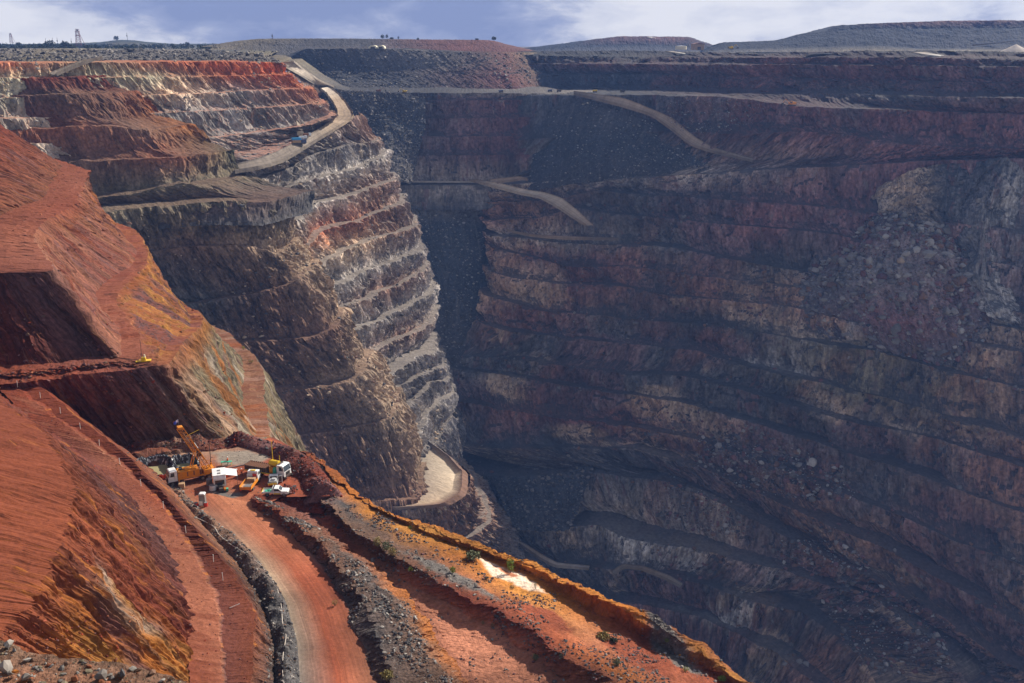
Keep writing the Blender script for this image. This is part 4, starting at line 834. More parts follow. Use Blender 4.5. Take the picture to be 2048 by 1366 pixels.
class MB:
    def __init__(s): s.v = []; s.f = []
    def add(s, v, f):
        b = len(s.v); s.v += [tuple(q) for q in v]; s.f += [tuple(i + b for i in q) for q in f]; return s
    def box(s, x0, x1, y0, y1, z0, z1, top=1.0):
        cx, cy_ = (x0 + x1) / 2, (y0 + y1) / 2
        q = [(x0, y0, z0), (x1, y0, z0), (x1, y1, z0), (x0, y1, z0)]
        q += [(cx + (x - cx) * top, cy_ + (y - cy_) * top, z1) for x, y, _ in q]
        return s.add(q, [(3, 2, 1, 0), (4, 5, 6, 7), (0, 1, 5, 4), (1, 2, 6, 5), (2, 3, 7, 6), (3, 0, 4, 7)])
    def prism(s, prof, y0, y1, inset=0.0):
        """profile of (x, z) points, counter-clockwise seen from -y, extruded from y0 to y1"""
        n = len(prof)
        q = [(x, y0, z) for x, z in prof] + [(x, y1, z) for x, z in prof]
        return s.add(q, [tuple(range(n)), tuple(range(2 * n - 1, n - 1, -1))] + [(i, i + n, (i + 1) % n + n, (i + 1) % n) for i in range(n)])
    def cyl(s, p, q, r, n=12, r2=None):
        p, q = Vector(p), Vector(q); d = (q - p).normalized(); a = d.orthogonal().normalized(); b = d.cross(a); r2 = r if r2 is None else r2
        v = [p + (a * math.cos(2 * math.pi * i / n) + b * math.sin(2 * math.pi * i / n)) * r for i in range(n)] + [q + (a * math.cos(2 * math.pi * i / n) + b * math.sin(2 * math.pi * i / n)) * r2 for i in range(n)]
        return s.add(v, [tuple(range(n - 1, -1, -1)), tuple(range(n, 2 * n))] + [(i, (i + 1) % n, (i + 1) % n + n, i + n) for i in range(n)])
    def beam(s, p, q, t): return s.cyl(p, q, t * .7, 4)
    def tube(s, pts, r, n=6):
        for a, b in zip(pts[:-1], pts[1:]): s.cyl(a, b, r, n)
        return s
    def ball(s, c, r, nu=10, nv=6, sz=1.0, half=False):
        c = Vector(c); v = []; 
        for j in range(nv + 1):
            th = (math.pi / 2 if half else math.pi) * j / nv
            for i in range(nu): v.append(c + Vector((math.sin(th) * math.cos(2 * math.pi * i / nu) * r, math.sin(th) * math.sin(2 * math.pi * i / nu) * r, math.cos(th) * r * sz)))
        f = [(j * nu + i, (j + 1) * nu + i, (j + 1) * nu + (i + 1) % nu, j * nu + (i + 1) % nu) for j in range(nv) for i in range(nu)]
        return s.add(v, f)
    def build(s, name, mat, parent=None, bevel=0.0, smooth=False, label=None):
        me = bpy.data.meshes.new(name); me.from_pydata(s.v, [], s.f); me.validate(); me.update()
        bm = __import__('bmesh').new(); bm.from_mesh(me); __import__('bmesh').ops.recalc_face_normals(bm, faces=bm.faces); bm.to_mesh(me); bm.free()
        if smooth: me.polygons.foreach_set('use_smooth', [True] * len(me.polygons))
        me.materials.append(mat); o = bpy.data.objects.new(name, me); col.objects.link(o)
        if parent: o.parent = parent
        if bevel:
            md = o.modifiers.new('bevel', 'BEVEL'); md.width = bevel; md.segments = 2; md.limit_method = 'ANGLE'
        if label: o['label'] = label
        return o

PA = {}
def paint(name, c, **k):
    if name not in PA: PA[name] = mat_plain(name, c, **k)
    return PA[name]
WHITE = paint('white_paint', (.78, .78, .76), rough=.35, dirt=.35); YEL = paint('orange_yellow_paint', (.70, .24, .008), rough=.45, dirt=.35)
AMB = paint('yellow_tank_paint', (.75, .48, .02), rough=.4, dirt=.25); ORG = paint('orange_tray_paint', (.72, .25, .02), rough=.45, dirt=.3)
BLK = paint('black_rubber', (.022, .021, .02), rough=.85, dirt=.5); STEEL = paint('dark_steel', (.07, .065, .06), rough=.6, metal=.3, dirt=.5)
GREY = paint('grey_steel', (.22, .215, .21), rough=.5, metal=.2, dirt=.4); RUSTY = paint('rusty_steel', (.20, .09, .05), rough=.8, dirt=.5)
GLASS = paint('dark_glass', (.02, .03, .035), rough=.08, dirt=.1, spec=.8); REDP = paint('red_plastic', (.62, .05, .03), rough=.45, dirt=.2)
LAMP = paint('lamp_lens', (.7, .68, .6), rough=.15, dirt=.1); SAFE = paint('safety_orange', (.85, .12, .03), rough=.6, dirt=.1)
GRN = paint('green_tarp', (.05, .38, .24), rough=.6, dirt=.2); WOOD = paint('weathered_timber', (.42, .27, .15), rough=.8, dirt=.3)
BLUE = paint('blue_paint', (.02, .25, .50), rough=.45, dirt=.3); CREAM = paint('cream_fabric', (.80, .72, .52), rough=.7, dirt=.15)
STAKE = paint('white_stake_paint', (.80, .76, .68), rough=.6, dirt=.3); MAROON = paint('maroon_steelwork', (.20, .07, .08), rough=.7, dirt=.3)
GALV = paint('galvanised_sheet', (.42, .43, .43), rough=.5, dirt=.3); BLUEG = paint('dark_blue_paint', (.03, .06, .14), rough=.5, dirt=.4)
PLAST = paint('white_plastic', (.72, .73, .73), rough=.4, dirt=.3)

def wheel(parent, x, y, r=.5, w=.3):
    o = MB().cyl((x, y - w / 2, r), (x, y + w / 2, r), r, 20).build('wheel', BLK, parent, .04)
    sgn = 1 if y > 0 else -1
    MB().cyl((x, y + sgn * (w / 2 - .05), r), (x, y + sgn * (w / 2 + .015), r), r * .55, 14).cyl((x, y + sgn * w / 2, r), (x, y + sgn * (w / 2 + .06), r), r * .2, 8).build('rim', GREY, o)
def truck_cab(root, x0, x1, w, zb, zt, paintm, grille=True):
    """a flat-nosed truck cab from x0 (rear) to x1 (nose)"""
    h = zt - zb
    c = MB().prism([(x0, zb), (x1, zb), (x1 + .02, zb + .42 * h), (x1 - .28, zt - .12), (x1 - .45, zt), (x0 + .12, zt), (x0, zt - .1)], -w / 2, w / 2).build('cab', paintm, root, .06)
    a = Vector((x1 + .02, 0, zb + .46 * h)); b = Vector((x1 - .27, 0, zt - .16)); n = Vector((b.z - a.z, 0, a.x - b.x)).normalized() * .012
    yy = w / 2 - .12
    MB().add([a + n + Vector((0, -yy, 0)), a + n + Vector((0, yy, 0)), b + n + Vector((0, yy * .94, 0)), b + n + Vector((0, -yy * .94, 0)),
              a - n * 2 + Vector((0, -yy, 0)), a - n * 2 + Vector((0, yy, 0)), b - n * 2 + Vector((0, yy * .94, 0)), b - n * 2 + Vector((0, -yy * .94, 0))],
             [(0, 1, 2, 3), (7, 6, 5, 4), (0, 4, 5, 1), (1, 5, 6, 2), (2, 6, 7, 3), (3, 7, 4, 0)]).build('windscreen', GLASS, root)
    for sg in (-1, 1):
        y = sg * w / 2
        d = MB().box(x1 - 1.32, x1 - .34, y - .012, y + .012, zb + .1, zt - .16).build('door', paintm, root, .01)
        MB().prism([(x1 - 1.22, zb + .5 * h), (x1 - .38, zb + .5 * h), (x1 - .56, zt - .24), (x1 - 1.22, zt - .24)], y - .022, y + .022).build('window', GLASS, d)
        MB().box(x1 - 1.2, x1 - 1.06, y - .035, y + .035, zb + .40 * h, zb + .43 * h).build('handle', BLK, d)
        MB().box(x1 - .22, x1 - .12, y + sg * .1 - .12, y + sg * .1 + .12, zb + .55 * h, zb + .85 * h).build('mirror', BLK, root, .02)
        MB().box(x1 + .0, x1 + .09, y - sg * .14 - .2, y - sg * .14 + .2, zb - .12, zb + .08).build('headlight', LAMP, root, .02)
    MB().box(x1 + .0, x1 + .05, -w * .3, w * .3, zb + .1, zb + .36 * h).build('grille', BLK, root, .015)
    MB().box(x1 - .3, x1 + .12, -w / 2, w / 2, zb - .42, zb - .02).build('bumper', STEEL, root, .04)
    return c
def head(a, b):
    d = Vector(b) - Vector(a); return math.atan2(d.y, d.x)
ZP = -84.02
def pad(u, v): return Vector(Pz(u, v, ZP))

# ------------------------------------------------------------------ drill pad: rig, trucks, utes
front, rear = pad(345, 969), pad(423, 953)
mid = (front + rear) / 2
rig = empty('drill_rig', mid, head(rear, front), 'orange truck mounted drill rig with raised lattice mast and white cab', 'drill rig')
cL = 9.6
MB().box(-4.6, 3.0, -.45, .45, .75, 1.05).box(-4.6, 3.0, -1.15, 1.15, 1.02, 1.14).build('chassis', STEEL, rig)
truck_cab(rig, 2.95, 4.75, 2.4, 1.0, 3.15, WHITE)
MB().box(-3.4, 2.6, -1.2, 1.2, 1.14, 1.36).build('deck', YEL, rig, .03)
o = MB().box(-1.4, 2.6, -1.18, 1.18, 1.36, 2.75).build('engine_housing', YEL, rig, .06)
for i in range(9): MB().box(-1.25 + i * .42, -1.0 + i * .42, -1.215, 1.215, 1.6, 2.55).build('louvre_panel', RUSTY if i in (2, 5) else YEL, o, .02)
MB().cyl((2.0, -.2, 2.72), (2.0, -.2, 2.98), .42, 16).build('air_filter', BLK, rig, .03)
MB().box(-.9, 1.4, -.5, .9, 2.75, 2.98).build('oil_cooler', YEL, rig, .05)
MB().box(-4.4, -2.2, -1.2, 1.2, 1.36, 2.2).build('control_station', YEL, rig, .05)
MB().box(-1.9, -1.45, -1.1, .2, 1.36, 2.3).cyl((-1.7, .7, 1.36), (-1.7, .7, 2.4), .25, 10).build('hydraulic_tank', RUSTY, rig, .03)
for y in (-1.2, 1.2): MB().tube([(-4.4, y, 2.2), (-4.4, y, 3.1), (-2.4, y, 3.1), (-2.4, y, 2.2)], .03).build('handrail', YEL, rig)
for x in (4.0, 2.2, -1.9, -3.2):
    for y in (-1.0, 1.0): wheel(rig, x, y, .52, .34)
for x in (2.75, -4.3):
    for y in (-1.28, 1.28):
        MB().box(x - .12, x + .12, y - .12, y + .12, .55, 2.5).cyl((x, y, .06), (x, y, .6), .08, 10).cyl((x, y, 0), (x, y, .07), .28, 12).build('jack_leg', YEL, rig, .01)
# mast: pivots over the rear deck and leans forward over the cab
mb0 = Vector((-3.3, 0, 1.9)); lean = R(26); mdir = Vector((math.sin(lean), 0, math.cos(lean))); mside = Vector((math.cos(lean), 0, -math.sin(lean)))
ML = 10.6; hw = .72
mast = MB()
crn = [mside * a * hw * .8 + Vector((0, b * hw, 0)) for a, b in ((-1, -1), (1, -1), (1, 1), (-1, 1))]
for c in crn: mast.beam(mb0 + c, mb0 + c + mdir * ML, .14)
ns = 12
for k in range(ns + 1):
    for i in range(4):
        a_, b_ = crn[i], crn[(i + 1) % 4]; t0 = ML * k / ns
        mast.beam(mb0 + a_ + mdir * t0, mb0 + b_ + mdir * t0, .055)
        if k < ns: mast.beam(mb0 + a_ + mdir * t0, mb0 + b_ + mdir * (ML * (k + 1) / ns), .045)
mo = mast.build('mast', YEL, rig)
MB().box(-.42, .42, -.42, .42, -.02, .95).build('rotary_head', BLK, mo, .05).location = mb0 + mdir * 3.4
MB().cyl(mb0 + mdir * .2, mb0 + mdir * 9.4, .07, 8).build('drill_rod', GREY, mo)
MB().cyl(mb0 + mdir * 2.2 - mside * .5, mb0 + mdir * 7.2 - mside * .5, .16, 10).build('feed_cylinder', YEL, mo, label='slim feed cylinder along the back of the mast')
MB().cyl(mb0 + mdir * 5.0 - mside * .62, mb0 + mdir * 6.4 - mside * .62, .15, 10).build('chrome_piston', GALV, mo)
MB().beam(mb0 + mdir * 8.6, mb0 + mdir * 8.2 - mside * 2.9, .07).build('rod_handling_arm', AMB, mo)
MB().box(-.5, .5, -.65, .65, 0, .5).build('crown_block', YEL, mo, .04).location = mb0 + mdir * ML
for y in (-.8, .8):
    MB().cyl((.2, y, 2.2), mb0 + mdir * 5.0 + Vector((0, y * .7, 0)), .1, 10).build('raising_cylinder', YEL, rig)
MB().tube([mb0 + Vector((-.6, .4, 5.6)), (-3.9, .5, 4.2), (-3.6, .6, 2.5), (-2.6, .6, 2.2)], .07).build('hydraulic_hose', BLK, rig)
# flag
rigm = Matrix.Translation(mid) @ Matrix.Rotation(head(rear, front), 4, 'Z')
ftop = rigm @ (mb0 + mdir * (ML + .4))
flag = empty('flag', ftop, .5, 'small blue and white flag flying above the drill mast', 'flag')
MB().cyl((0, 0, 0), (0, 0, 1.7), .025, 6).build('flag_pole', GREY, flag)
fv = []; ff = []
for i in range(9):
    for j in range(5): fv.append((-.02 - .115 * i, .12 * math.sin(i * .9), 1.65 - .16 * j - .055 * i))
for i in range(8):
    for j in range(4): ff.append((i * 5 + j, i * 5 + j + 1, i * 5 + j + 6, i * 5 + j + 5))
fm, fnt, fb = mat_new('flag_cloth')
ftc = N(fnt, 'ShaderNodeTexCoord'); fsp = N(fnt, 'ShaderNodeSeparateXYZ'); fnt.links.new(ftc.outputs['Generated'], fsp.inputs[0])
k1 = math_(fnt, 'GREATER_THAN', fsp.outputs[0], .52); k2 = math_(fnt, 'GREATER_THAN', fsp.outputs[2], .45)
cc_ = mixc(fnt, math_(fnt, 'MULTIPLY', k1, k2), (.04, .10, .55), (.72, .62, .72)); fnt.links.new(cc_, fb.inputs['Base Color'])
fo = MB().add(fv, ff).build('flag_cloth', fm, flag, smooth=True); sm_ = fo.modifiers.new('solid', 'SOLIDIFY'); sm_.thickness = .01

# flatbed truck with crane and yellow tank
r0, r1 = pad(489, 943), pad(582, 959)
fb_c = (r0 + r1) / 2
fbt = empty('flatbed_truck', fb_c, head(r0, r1), 'long steel bed rod truck with white cab and thin yellow crane post', 'truck')
MB().box(-4.6, 3.0, -.45, .45, .75, 1.05).build('chassis', STEEL, fbt)
truck_cab(fbt, 3.1, 4.9, 2.45, 1.0, 3.2, WHITE)
bed = MB().box(-4.6, 2.6, -1.25, 1.25, 1.06, 1.24).build('bed', STEEL, fbt)
for y in (-1.36, 1.3): MB().box(-4.6, 2.6, y, y + .06, .98, 1.22).build('yellow_rail', AMB, bed)
MB().box(-4.6, .9, 1.17, 1.23, 1.24, 2.15).box(-4.6, .9, -1.23, -1.17, 1.24, 2.15).box(-4.6, -4.52, -1.2, 1.2, 1.24, 2.3).build('side_wall', STEEL, fbt, .01)
for i in range(11): MB().box(-4.5 + i * .5, -4.4 + i * .5, -1.29, 1.29, 1.24, 2.2).build('side_post', RUSTY, fbt)
rods = MB()
for i in range(9):
    for j in range(3): rods.cyl((-4.3, -.95 + i * .24 + .1 * (j % 2), 1.4 + j * .2), (.7, -.95 + i * .24 + .1 * (j % 2), 1.4 + j * .2), .09, 8)
rods.build('drill_rods', STEEL, fbt)
for x in (3.9, -1.2, -2.6):
    for y in (-1.0, 1.0): wheel(fbt, x, y, .52, .34)
MB().box(1.15, 2.0, -1.0, .2, 1.24, 2.3).build('orange_bin', ORG, fbt, .04)
MB().box(2.05, 2.7, -1.1, -.2, 1.24, 2.2).ball((2.4, -.6, 2.2), .45, 10, 5, .6, True).build('green_bundle', GRN, fbt, .06)
cr_ = MB().box(.95, 1.35, .35, .75, 1.24, 2.6).build('crane_post', AMB, fbt, .03)
MB().cyl((1.15, .55, 2.6), (1.15, .55, 7.6), .1, 8, .05).build('crane_boom', AMB, cr_)
tk = MB().cyl((.8, .1, 3.0), (2.9, .1, 3.0), .62, 20).build('water_tank', AMB, fbt, .08)
MB().tube([(2.75, .6, 3.5), (2.75, .6, 4.6)], .05).build('breather_pipe', AMB, tk)
for x in (1.0, 2.4): MB().box(x, x + .2, -.4, .6, 1.3, 2.5).build('tank_cradle', AMB, fbt)
MB().tube([(2.95, -1.0, 3.1), (2.95, 1.0, 3.1)], .05).box(3.2, 3.6, -.7, .7, 3.2, 3.35).build('light_bar', STEEL, fbt)

# orange tray truck
r0, r1 = pad(491, 987), pad(512, 960)
tt = empty('tray_truck', (r0 + r1) / 2, head(r0, r1), 'small tray truck with orange drop sides seen from behind', 'truck')
MB().box(-3.1, 2.6, -.4, .4, .55, .85).build('chassis', STEEL, tt)
truck_cab(tt, 1.5, 3.05, 2.1, .75, 2.65, WHITE)
ty = MB().box(-3.1, 1.2, -1.12, 1.12, .85, .98).build('tray_floor', WOOD, tt)
for y in (-1.15, 1.15): MB().box(-3.1, 1.2, y - .03, y + .03, .8, 1.5).build('drop_side', ORG, tt, .01)
MB().box(-3.15, -3.09, -1.15, 1.15, .72, 1.3).build('tailgate', ORG, tt, .01)
MB().box(1.2, 1.28, -1.1, 1.1, .9, 2.1).build('headboard', WHITE, tt, .01)
pb = MB()
for i in range(5): pb.box(-.1 + .0, .9, -.85 + i * .32, -.6 + i * .32, .98, 1.75)
pb.box(-.14, .94, -.88, .72, 1.2, 1.26).build('crate', WOOD, tt)
tt_b = [c for c in bpy.data.objects if c.parent == tt and c.name.startswith('crate')]
MB().prism([(1.0, .98), (1.25, .98), (1.25, 2.3), (1.1, 2.1)], -.9, -.1).build('red_cover', REDP, tt, .03)
MB().box(-2.4, -1.2, -.7, .6, .98, 1.1).build('floor_mat', GREY, tt)
for x in (2.3, -1.6):
    for y in (-.92, .92): wheel(tt, x, y, .42, .3)
for y in (-.95, .95): MB().box(-3.18, -3.12, y - .16, y + .16, .55, .7).build('tail_light', REDP, tt)
MB().box(1.7, 2.2, -.5, .5, 2.65, 2.78).build('beacon', AMB, tt, .03)

def ute(root, Lh=2.6, w=1.8, tray=True, scale=1.0):
    body = MB().prism([(-.35, .45), (Lh - .05, .45), (Lh, .95), (Lh - .15, 1.05), (1.35, 1.12), (.75, 1.68), (-.15, 1.7), (-.35, 1.15)], -w / 2, w / 2).build('body', WHITE, root, .07)
    MB().prism([(1.34, 1.13), (.79, 1.65), (.72, 1.65), (1.25, 1.13)], -w / 2 + .14, w / 2 - .14).build('windscreen', GLASS, root)
    for sg in (-1, 1):
        y = sg * w / 2
        d = MB().box(-.2, 1.1, y - .01, y + .01, .5, 1.12).build('door', WHITE, root)
        MB().prism([(-.12, 1.16), (1.12, 1.16), (.7, 1.58), (-.1, 1.6)], y - .012, y + .012).build('window', GLASS, d)
        MB().box(-.2, 1.1, y - .014, y + .014, .5, .74).build('stripe', AMB, d)
        MB().box(-.1, .04, y - .03, y + .03, .98, 1.02).build('handle', BLK, d)
        MB().box(Lh - .12, Lh + .02, y - sg * .2 - .17, y - sg * .2 + .17, .82, .98).build('headlight', LAMP, root, .02)
        MB().box(1.0, 1.12, y + sg * .08 - .1, y + sg * .08 + .1, 1.12, 1.28).build('mirror', BLK, root, .02)
        MB().box(-2.56, -2.5, y - sg * .2 - .14, y - sg * .2 + .14, .5, .62).build('tail_light', REDP, root)
    MB().box(-.3, -.26, -w / 2 + .2, w / 2 - .2, 1.2, 1.58).build('rear_window', GLASS, root)
    MB().box(-2.5, -.4, -w / 2 - .05, w / 2 + .05, .74, .84).build('tray', GALV, root)
    for y in (-w / 2 - .05, w / 2 + .02): MB().box(-2.5, -.4, y, y + .03, .84, 1.08).build('tray_side', WHITE, root)
    MB().box(-2.53, -2.5, -w / 2, w / 2, .66, 1.06).build('tailgate', AMB, root)
    MB().tube([(-.45, -w / 2, .84), (-.45, -w / 2, 1.72), (-.45, w / 2, 1.72), (-.45, w / 2, .84)], .04).build('ladder_rack', WHITE, root)
    MB().box(Lh - .1, Lh + .1, -w / 2, w / 2, .38, .66).build('bumper', STEEL, root, .04)
    for x in (1.75, -1.45):
        for y in (-w / 2 + .12, w / 2 - .12): wheel(root, x, y, .38, .24)
r0, r1 = pad(526, 990), pad(577, 989)
u1 = empty('utility_truck', (r0 + r1) / 2, head(r0, r1), 'white pickup seen side on, green sheet in its tray, at the pad edge', 'pickup')
ute(u1)
MB().box(-2.0, -.9, -.5, .4, .84, .98).ball((-1.2, .1, .95), .4, 8, 4, .5, True).build('green_sheet', GRN, u1, .05)
r0, r1 = pad(546, 975), pad(550, 957)
u2 = empty('utility_truck', (r0 + r1) / 2, head(r0, r1), 'small white utility seen from behind, loaded tray, by the rod truck', 'pickup')
ute(u2, 2.3, 1.75)
MB().box(-2.2, -.7, -.7, .7, .84, 1.35).box(-1.8, -1.0, -.5, .2, 1.35, 1.65).build('toolbox', GALV, u2, .04)
so = pad(560, 966); sb = empty('sign_frame', so, R(20), 'white framed dark board standing beside the small utility', 'sign')
MB().box(-.42, .42, -.02, .02, .35, 1.5).build('board', STEEL, sb)
MB().tube([(-.45, 0, 0), (-.45, 0, 1.55), (.45, 0, 1.55), (.45, 0, 0)], .05).tube([(-.45, 0, .32), (.45, 0, .32)], .04).tube([(0, .5, 0), (0, .02, 1.4)], .04).build('frame', WHITE, sb)

# caravan with its awning
cp = pad(439, 974); ch = R(108)
cv = empty('site_caravan', cp + Vector((-.2, 1.0, 0)), ch, 'white crew caravan with side awning and dark windows behind the drums', 'caravan')
MB().prism([(-2.0, .45), (1.9, .45), (2.0, .8), (1.9, 2.75), (-1.75, 2.8), (-2.05, 2.2), (-2.05, .6)], -1.2, 1.2).build('body', WHITE, cv, .07)
MB().box(-1.85, 1.95, -1.28, 1.28, 2.8, 2.88).build('roof', WHITE, cv, .03)
for x in (-.9, .5): MB().box(x - .3, x + .3, -.3, .3, 2.88, 2.97).build('roof_hatch', GREY, cv, .03)
for x in (-1.0, .9): MB().box(x - .28, x + .28, 1.19, 1.215, 1.3, 1.85).build('window', GLASS, cv, .01)
MB().box(-2.1, -2.06, -.9, .9, 1.0, 1.9).build('window', GLASS, cv, .01)
MB().box(-2.75, -2.05, -.5, .5, .5, 1.0).build('gas_bottle_box', STEEL, cv, .05)
MB().tube([(-3.2, 0, .5), (-2.05, -.7, .5)], .06).tube([(-3.2, 0, .5), (-2.05, .7, .5)], .06).cyl((-3.1, 0, 0), (-3.1, 0, .6), .06, 8).build('drawbar', STEEL, cv)
for y in (-1.05, 1.05): wheel(cv, .1, y, .36, .22)
aw = MB().prism([(-1.6, -.02), (1.9, -.02), (1.9, .02), (-1.6, .02)], 0, 1).build('awning', WHITE, cv)
am = aw.data
for v_ in am.vertices:
    t = v_.co.y; v_.co = Vector((v_.co.x, -1.25 - 2.2 * t, 2.72 - .55 * t - .05 * math.sin(3 * t) + v_.co.z))
for x in (-1.5, 1.8): MB().tube([(x, -3.4, 0), (x, -3.4, 2.15)], .03).build('awning_pole', GREY, cv)
MB().box(-1.8, 1.8, -1.24, -1.21, .5, 1.1).build('skirt', STEEL, cv)

# small things round the caravan
def drum(name, p, r, h, mat, label, cat, group=None, lid=True):
    d = empty(name, p, 0, label, cat, group)
    MB().cyl((0, 0, 0), (0, 0, h), r, 22).cyl((0, 0, h * .33), (0, 0, h * .36), r * 1.03, 22).cyl((0, 0, h * .66), (0, 0, h * .69), r * 1.03, 22).build('barrel', mat, d, .03)
    MB().cyl((0, 0, h), (0, 0, h + .05), r * .93, 22).cyl((r * .4, 0, h), (r * .4, 0, h + .09), r * .14, 10).build('lid', GREY, d)
    return d
drum('water_drum', pad(426, 979.5), .68, 1.0, PLAST, 'white round water drum in front of the caravan shadow', 'drum')
drum('water_drum', pad(419, 969), .62, 1.15, GREY, 'grey water drum in the shade left of the caravan', 'drum')
gp = empty('pump_set', pad(447, 982), R(20), 'small pump set on a skid with orange guard and green hose box', 'pump')
MB().box(-.9, .9, -.05, .05, 0, .12).box(-.9, .9, -.55, -.45, 0, .12).build('skid', STEEL, gp)
MB().box(-.8, -.1, -.6, .1, .12, .8).build('engine', STEEL, gp, .04)
MB().cyl((.1, -.25, .45), (.5, -.25, .45), .28, 14).build('pump', ORG, gp, .02)
MB().box(.5, .95, -.6, .1, .12, .62).build('hose_box', GRN, gp, .03)
bx = empty('timber_crate', pad(364, 976), R(12), 'tan slatted crate standing below the front jack of the drill rig', 'crate')
bb = MB()
for i in range(6): bb.box(-.55 + i * .19, -.4 + i * .19, -.52, .52, .1, 1.05)
bb.build('slats', WOOD, bx); MB().box(-.5, .5, -.46, .46, .0, 1.0).build('liner', CREAM, bx)
wt = empty('work_table', pad(453, 930), R(10), 'yellow trestle table with green top near the far worker', 'table')
MB().box(-1.1, 1.1, -.35, .35, .72, .8).build('table_top', GRN, wt)
MB().tube([(-1, -.3, 0), (-1, .3, .74)], .05).tube([(-1, .3, 0), (-1, -.3, .74)], .05).tube([(1, -.3, 0), (1, .3, .74)], .05).tube([(1, .3, 0), (1, -.3, .74)], .05).build('trestle', AMB, wt)
pv = [pad(457, 937), pad(494, 929)]
pipe_ = MB().cyl((0, 0, .12), tuple(Vector((pv[1] - pv[0]).to_tuple()) + Vector((0, 0, .12))), .11, 10).build('steel_pipe', GREY); pipe_.location = pv[0]
tag(pipe_, 'long grey steel pipe lying between the caravan and rod truck', 'pipe')
bar = empty('barrier_mesh', pad(330, 957), R(8), 'orange safety barrier mesh in front of the drill rig cab', 'barrier')
sh = []; sf = []
for i in range(14):
    for j in range(3): sh.append((-1.1 + i * .17, .12 * math.sin(i * 1.1), j * .42 + .05 * math.sin(i * 2.1) * (j == 2)))
for i in range(13):
    for j in range(2): sf.append((i * 3 + j, i * 3 + j + 3, i * 3 + j + 4, i * 3 + j + 1))
oo = MB().add(sh, sf).build('mesh_sheet', SAFE, bar); oo.modifiers.new('s', 'SOLIDIFY').thickness = .03
for x in (-1.1, 0, 1.1): MB().cyl((x, 0, 0), (x, 0, 1.05), .03, 6).build('post', STEEL, bar)
bar2 = copy_tree(bar, pad(458, 953), R(35), 'orange safety barrier mesh under the caravan awning')

# portable toilet with its red stand
tp = pad(406, 1008); to = empty('portable_toilet', tp, R(4), 'tall portable toilet cabin with shade-grey walls and white roof beside the access road', 'toilet')
MB().box(-.56, .56, -.56, .56, .12, 2.1).build('cabin', GREY, to, .03)  # grey walls carry the shade of the backlit cabin in their colour
MB().box(-.6, .6, -.6, .6, 2.1, 2.2).prism([(-.6, 2.2), (.6, 2.2), (.4, 2.34), (-.4, 2.34)], -.5, .5).build('roof', WHITE, to, .03)
dr = MB().box(-.44, .44, -.6, -.57, .2, 2.0).build('door', GREY, to, .01); MB().box(.3, .38, -.64, -.6, 1.0, 1.12).build('handle', STEEL, dr)
MB().box(-.62, .62, -.62, .62, 0, .12).build('base', STEEL, to)
for nm, off_, lab in (('fuel_drum', (-.95, -1.0), 'red drum standing left of the white board at the toilet'), ('fuel_drum', (.85, -.95), 'red drum standing right of the white board at the toilet')):
    drum(nm, tp + Vector((off_[0], off_[1], 0)), .36, .75, REDP, lab, 'drum', 'red drums below the portable toilet')
ns_ = empty('notice_board', tp + Vector((.02, -1.3, 0)), 0, 'small white notice board in front of the portable toilet', 'sign')
MB().box(-.35, .35, -.015, .015, .3, 1.15).build('panel', WHITE, ns_, .01); MB().tube([(-.3, .03, 0), (-.3, .03, 1.1)], .03).tube([(.3, .03, 0), (.3, .03, 1.1)], .03).build('post', GREY, ns_)

# lined sumps
LIN, lnt, lb_ = mat_new('black_liner_plastic')
lg = N(lnt, 'ShaderNodeNewGeometry'); ln1 = noise(lnt, mapping(lnt, lg.outputs['Position'], (1.6, 1.6, .5)), 1.2, 4, .6, .5)
lnt.links.new(mixc(lnt, ramp(lnt, .52, .62, ln1), (.022, .024, .03), (.5, .51, .52)), lb_.inputs['Base Color']); lb_.inputs['Roughness'].default_value = .22
MUD, mnt, mb_ = mat_new('muddy_water'); mb_.inputs['Base Color'].default_value = (.36, .315, .17, 1); mb_.inputs['Roughness'].default_value = .12
mg = N(mnt, 'ShaderNodeNewGeometry'); mbp = N(mnt, 'ShaderNodeBump'); mbp.inputs['Strength'].default_value = .08
mnt.links.new(noise(mnt, mg.outputs['Position'], 3, 3), mbp.inputs['Height']); mnt.links.new(mbp.outputs[0], mb_.inputs['Normal'])
for poly, wu, lab in ((SUMP_A, -1.3, 'nearer black plastic lined sump holding muddy water left of the rig'), (SUMP_B, -1.3, 'farther black plastic lined sump behind the drill rig cab')):
    Q = resample(np.array([Pz(u, v, -84) for u, v in poly] + [Pz(*poly[0], -84)]), 73, sm=.02)[:-1]
    cen = Q.mean(0); sroot = empty('mud_sump', tuple(cen), 0, lab, 'pond')
    rows = []
    for i, (f_, dz) in enumerate(((1.16, .28), (1.06, .55), (1.0, .32), (.93, -.5), (.84, -1.4), (.7, -2.3), (.3, -2.6), (.01, -2.6))):
        rr = (Q - cen) * f_; wv = np.sin(np.arange(72) * 1.7 + i) * .12 + np.sin(np.arange(72) * .63) * .15
        rr[:, 2] = dz + wv * (1 if i < 6 else 0); rr[:, :2] *= (1 + .05 * wv[:, None] * 3); rows.append(np.concatenate([rr, rr[:1]]))
    Vv = np.array(rows).reshape(-1, 3); np_mesh('liner', Vv, grid_faces(8, 73)[:, ::-1], LIN, smooth=False, parent=sroot)
    wr = (Q - cen) * .86; wr[:, 2] = wu
    MB().add([tuple(q) for q in wr], [tuple(range(72))]).build('water', MUD, sroot)

